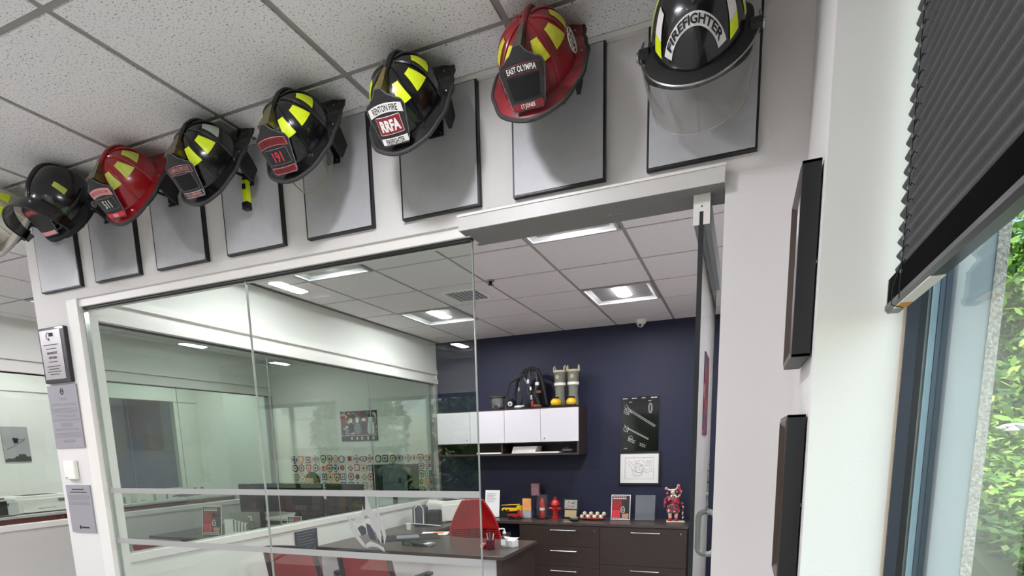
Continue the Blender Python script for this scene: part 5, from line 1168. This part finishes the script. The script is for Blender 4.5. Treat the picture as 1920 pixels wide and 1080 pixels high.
t = thing('sanitizer_bottle', 'clear pump bottle standing right of the red flyer on the dark desk', 'bottle', (-5.02, 2.62, .75)); p = MB(); p.lathe([(.035, 0), (.035, .11), (.014, .14)], 'clear', n=16); p.build('bottle', t, smooth=True); p = MB(); p.cyl((0, 0, .14), (0, 0, .19), .007, WHITE); p.tube([(0, 0, .19), (-.04, 0, .185)], .006, WHITE, 6); p.build('pump', t)
t = thing('papers', 'open white papers on the dark desk beside the pane joint', 'papers', (-4.72, 2.40, .751), rotz(12)); p = MB(); p.box((-.16, -.09, 0), (.16, .09, .006), 'paper'); p.build('sheets', t)
t = thing('printer_box', 'dark open device under the monitors with a yellow strip', 'device', (-4.45, 2.66, .75)) if False else None
# red visitor chair beyond
def small_chair(x, y, rz, lb):
    t = thing('visitor_chair', lb, 'chair', (x, y, 0), rotz(rz))
    p = MB(); p.grid(lambda u, v: ((2*u-1)*.23, .20+.08*v-.05*(1-(2*u-1)**2)+.05, .50+.36*v), 10, 6, 'red', th=.02); p.build('backrest', t, smooth=True)
    p = MB(); p.tube([((2*k/12-1)*.25, .28-.05*(1-(2*k/12-1)**2)+.05, .88+.012*abs(2*k/12-1)) for k in range(13)], .02, 'blackm', 8); p.build('top_rail', t, smooth=True)
    p = MB(); p.box((-.24, -.22, .42), (.24, .24, .48), 'red'); p.build('seat', t, bevel=.02)
    for sx in (-1, 1):
        for sy in (-1, 1): p = MB(); p.tube([(sx*.22, sy*.2, .43), (sx*.25, sy*.24, 0)], .013, 'black', 8); p.build('leg', t)
small_chair(-4.66, 1.52, 172, 'red visitor chair with dark top rail at the lower left behind the glass')
# ---------------- copy area : counter, machines ----------------
t = thing('copy_counter', 'long white topped counter with dark red drawers along the far left wall', 'counter', (X3, 1.8, 0))
p = MB(); p.box((.01, -5.5, .04), (.60, 2.69, .985), 'white'); p.build('carcass', t); p = MB(); p.box((.003, -5.5, .985), (.65, 2.695, 1.015), 'white'); p.build('top', t, bevel=.003)
for k in range(11):
    y0 = -3.2+.535*k; p = MB(); p.box((.601, y0, .73), (.618, y0+.525, .975), 'redlam'); d = p.build('drawer', t); p = MB(); p.tube([(.62, y0+.2, .93), (.635, y0+.2, .93), (.635, y0+.33, .93), (.62, y0+.33, .93)], .004, 'steel', 6); p.build('handle', d)
    p = MB(); p.box((.601, y0, .06), (.618, y0+.525, .725), 'redlam'); p.build('door', t)
printer(X3+.34, 1.93, 1.015, 90, 'long white printer on the far counter, just left of the left pier', (.62, .42, .20))
t = printer(X3+.42, 1.38, 1.015, 90, 'silver and black printer on the far counter, cut by the left picture edge', (.46, .42, .19), 'lgrey'); p = MB(); p.box((-.12, -.22, .02), (.12, -.211, .17), 'black'); p.box((-.12, -.19, .192), (.12, .15, .2), 'black'); p.build('black_front', t)
for i, (y, lb) in enumerate([(2.82, 'first small white boxy machine on the far counter, right of the left pier'), (3.14, 'second small white boxy machine on the far counter'), (3.42, 'third small white boxy machine on the far counter')]):
    t = thing('label_printer', lb, 'office machine', (X3+.40, y, 1.015), rotz(90), 'white machines on the far counter'); p = MB(); p.box((-.12, -.10, 0), (.12, .10, .15), 'fixture'); p.build('case', t, bevel=.008); p = MB(); p.box((.02, -.103, .01), (.05, -.1, .09), 'grey') if i != 1 else p.box((-.08, -.103, .02), (.0, -.1, .03), 'grey'); p.build('slot', t)
t = thing('desk_cables', 'grey cables and trays lying on the far counter', 'cables', (X3+.4, 4.05, 1.017)); p = MB(); rr = random.Random(8)
for k in range(6): p.tube([(rr.uniform(-.1, .15), -.35+.14*j+rr.uniform(-.04, .04), .012+rr.uniform(0, .04)) for j in range(6)], .008, 'grey' if k % 2 else 'black', 5)
p.build('cable', t, smooth=True)
for i, (y, lb) in enumerate([(4.30, 'left white wall socket plate with plug above the far counter'), (4.42, 'right white wall socket plate with black plug above the far counter')]):
    t = thing('wall_socket', lb, 'socket', (X3, y, 1.12), rotz(90)); p = MB(); p.box((-.04, -.006, -.06), (.04, -.0005, .06), 'fixture'); p.build('plate', t, bevel=.003); p = MB(); p.box((-.015, -.03, -.03), (.015, -.006, .0), 'black'); p.build('plug', t)
# ---------------- pleated blind on the right window ----------------
t = thing('pleated_blind', 'black pleated blind half lowered over the right hand window', 'blind', (.283, -.585, 0))
bl = mat('blind_fabric', (74, 74, 74), .8, noise=.08, nscale=300, bump=.15, bscale=300)
p = MB(); z0, z1, pt = 1.965, 2.90, .0265; n = int((z1-z0)/pt*8); vs = []; fs = []
for i in range(n+1):
    x = .0048*math.sin(2*math.pi*i/8); z = z0+i*pt/8; vs += [(x, 0, z), (x, -2.75, z)]
for i in range(n): fs.append((2*i, 2*i+1, 2*i+3, 2*i+2))
p.add(vs, fs, bl); vs2 = [(x+.004, y_, z) for x, y_, z in vs]; p.add(vs2, [f_[::-1] for f_ in fs], bl)
p.build('pleats', t, smooth=True, angle=80)
p = MB(); vs = []; fs = []; m_ = 34
for i in range(m_+1): x = .015 if i % 2 else -.015; z = 1.915+i*(.05/m_); vs += [(x, .004, z), (x, -2.75, z)]
for i in range(m_): fs.append((2*i, 2*i+1, 2*i+3, 2*i+2))
p.add(vs, fs, mat('blind_stack', (22, 22, 22), .7)); p.build('gathered_pleats', t)
p = MB(); pr = [(-.016, .012), (-.016, .003), (-.010, -.004), (.010, -.004), (.016, .003), (.016, .012)]
p.prism([(x, 1.903+z) for x, z in pr], -2.75, .004, mat('rail_dark', (58, 60, 60), .3, metal=.4), Matrix()); p.build('bottom_rail', t)
p = MB(); p.prism([(x*1.02, 1.903+z*1.02) for x, z in pr], .004, .010, 'clear'); p.build('end_cap', t)
p = MB(); p.box((-.012, -.30, 1.8975), (.010, -.055, 1.8988), WHITE); p.build('label_strip', t); p = MB(); p.box((-.011, -.11, 1.8966), (.009, -.062, 1.8974), mat('label_orange', (214, 140, 30), .5)); p.build('orange_label', t)
p = MB()
for k in range(33): zz = 1.95+k*.029; p.ell((-.020, -.135, zz), (.0028, .0028, .0045), 'steel', 6, 4)
p.tube([(-.020, -.135, 1.90+.05*k) for k in range(20)], .0012, 'black', 4); p.tube([(-.020, -.135, 1.97), (-.024, -.10, 1.93), (-.022, -.085, 1.90), (-.0, -.08, 1.893)], .0012, 'black', 4); p.build('lift_cord', t)
p = MB()
for k in range(33):
    zz = 1.96+k*.0265; p.tube([(-.0195, -.135, zz), (-.014, -.128, zz+.012), (-.013, -.14, zz+.004)], .0012, 'ink', 4)
p.build('cord_loop', t)
p = MB(); p.box((-.02, -2.75, 2.90), (.02, .0, 2.94), 'black'); p.build('head_rail', t)
# ---------------- outside : ground, shrubs, trees ----------------
g = MB(); g.box((.5, -30, -1.0), (40, 40, -.9), mat('ground_ivy', (96, 110, 60), .9, noise=.5, nscale=6)); struct('ground', g)
g = MB(); g.box((-40, -40, -.4), (.4, -6.2, -.3), mat('ground_grass', (120, 140, 80), .9, noise=.4, nscale=4)); struct('ground_rear', g)
LF = [mat('foliage_a', (120, 160, 60), .6), mat('foliage_b', (84, 122, 52), .6), mat('foliage_c', (60, 92, 46), .65), mat('foliage_d', (166, 188, 92), .6)]
for m_ in LF:
    b_ = m_.node_tree.nodes['Principled BSDF']; b_.inputs['Transmission Weight'].default_value = 0
    b_.inputs['Subsurface Weight'].default_value = 0
def leaves(rr, blobs, n, size, mb):
    for i in range(n):
        c_, r_ = blobs[rr.randrange(len(blobs))]
        d = Vector((rr.gauss(0, 1), rr.gauss(0, 1), rr.gauss(0, 1))).normalized()*(rr.random()**.4)
        q = Vector(c_)+Vector((d.x*r_[0], d.y*r_[1], d.z*r_[2])); u = Vector((rr.gauss(0, 1), rr.gauss(0, 1), rr.gauss(0, .7))).normalized()
        v = u.cross(Vector((rr.gauss(0, 1), rr.gauss(0, 1), rr.gauss(0, 1)))).normalized(); s_ = size*rr.uniform(.6, 1.3)
        k = LF[0 if rr.random() < .35 else rr.randrange(4)]
        mb.add([q-u*s_, q-u*s_*.2+v*s_*.45, q+u*s_*.6+v*s_*.3, q+u*s_, q+u*s_*.5-v*s_*.35, q-u*s_*.3-v*s_*.4], [(0, 1, 2, 3, 4, 5)], k)
bark = mat('bark', (96, 84, 70), .9, noise=.3, nscale=20, bump=.5)
def tree(x, y, z, h, blobs, n, size, lb, cat='tree', group=None, seed=1, name='leafy_tree'):
    t = thing(name, lb, cat, (x, y, z), group=group); rr = random.Random(seed)
    p = MB(); p.tube([(0, 0, 0), (.05*h, .03*h, h*.3), (0, 0, h*.6), (.04*h, 0, h*.9)], [.04*h**.8, .03*h**.8, .02*h**.8, .01], bark, 8)
    for k in range(6): a_ = rr.uniform(0, 6.28); z_ = h*rr.uniform(.3, .7); p.tube([(0, 0, z_), (h*.2*math.cos(a_), h*.2*math.sin(a_), z_+h*.12), (h*.34*math.cos(a_), h*.34*math.sin(a_), z_+h*.2)], [.015*h, .01*h, .004*h], bark, 6)
    p.build('trunk', t, smooth=True)
    p = MB(); leaves(rr, blobs, n, size, p); p.build('foliage', t)
    return t
tree(2.3, 4.3, -.9, 4.2, [((0, 0, 3.0), (1.0, 1.2, 1.0)), ((-.5, -.9, 2.4), (.8, .9, .7)), ((.5, .9, 2.2), (.9, .9, .8)), ((-.2, .3, 3.8), (.9, .9, .6))], 16000, .05, 'broad leafy tree close outside the right window', seed=1)
tree(4.4, 9.6, -.9, 5.2, [((0, 0, 3.0), (1.6, 1.6, 1.4)), ((0, 0, 4.6), (1.3, 1.3, 1.0)), ((.5, -1.6, 2.6), (1.2, 1.1, 1.0))], 8000, .10, 'second leafy tree further out behind the nearest tree', seed=2)
tree(1.9, 2.2, -.9, 1.7, [((0, 0, .8), (1.0, 1.0, .7)), ((.1, 1.0, .8), (.9, .6, .7))], 14000, .03, 'low bright green shrub along the foot of the window view', 'shrub', seed=3, name='leafy_shrub')
tree(8.0, 17, -.9, 7, [((0, 0, 3.5), (3.5, 3.5, 2.6)), ((-2.5, 2, 5), (2.8, 2.8, 2.2)), ((3, -3, 4), (3, 3, 2.5))], 9000, .22, 'distant tree mass behind the window trees', seed=4)
for i, x in enumerate((-8.5, -5.6, -2.6, .2)):
    tree(x, -9.3-.5*(i % 2), -.3, 3.6, [((0, 0, 2.4), (1.25, 1.0, 1.2)), ((.2, .2, 1.1), (1.2, .9, .9))], 3500, .12, 'garden tree outside the rear windows, only seen mirrored in the glass', group='garden trees behind the camera', seed=10+i)

# ivy bank rising outside the right window
def bank_z(x, y): return .55+.215*math.hypot(x-.5, y+2)
g = MB(); g.grid(lambda u, v: (.9+9*u, -1+15*v, bank_z(.9+9*u, -1+15*v)), 20, 30, mat('bank_soil', (104, 112, 70), .9, noise=.4, nscale=5), th=.1); struct('ground_bank', g)
rr = random.Random(77); p = MB()
for i in range(20000):
    t_ = rr.uniform(2.5, 13); a_ = rr.uniform(.24, .52); x = .2+t_*math.sin(a_); y = -2+t_*math.cos(a_)
    if x < .95 or x > 9.8: continue
    q = Vector((x, y, bank_z(x, y)+rr.uniform(0, .12))); s_ = rr.uniform(.02, .04)
    u = Vector((rr.gauss(0, 1), rr.gauss(0, 1), rr.gauss(0, .5))).normalized(); v = u.cross(Vector((rr.gauss(0, .4), rr.gauss(0, .4), 1))).normalized()
    p.add([q-u*s_, q+v*s_*.6, q+u*s_, q-v*s_*.6], [(0, 1, 2, 3)], LF[rr.choice([0, 0, 3, 1])])
o = p.build('ivy_cover', kind='stuff'); tag(o, 'bright green ivy covering the bank outside the right window', 'ivy')
for i in range(16):
    t_ = 5+.35*i; a_ = .30+.16*((i*7) % 5)/5; x = .2+t_*math.sin(a_); y = -2+t_*math.cos(a_)
    o = MB().ell((0, 0, 0), (.13, .10, .05), 'paper', 10, 6, Matrix.Rotation(i, 4, 'Z')).build('pale_stone', smooth=True); o.location = (x, y, bank_z(x, y)+.06)
    tag(o, 'pale flat stone among the ivy on the bank outside', 'stone', 'pale stones on the ivy bank')
for (x0, y0, x1, y1, lb) in ((1.6, 2.2, 2.4, 4.4, 'thin grey branch lying down the ivy bank, left one'), (2.0, 2.6, 3.4, 5.0, 'thin grey branch lying down the ivy bank, right one')):
    p = MB(); p.tube([(x0+(x1-x0)*k/6, y0+(y1-y0)*k/6, bank_z(x0+(x1-x0)*k/6, y0+(y1-y0)*k/6)+.12+.03*math.sin(k*2)) for k in range(7)], .03, bark, 7); o = p.build('fallen_branch', smooth=True); tag(o, lb, 'branch', 'branches on the ivy bank')
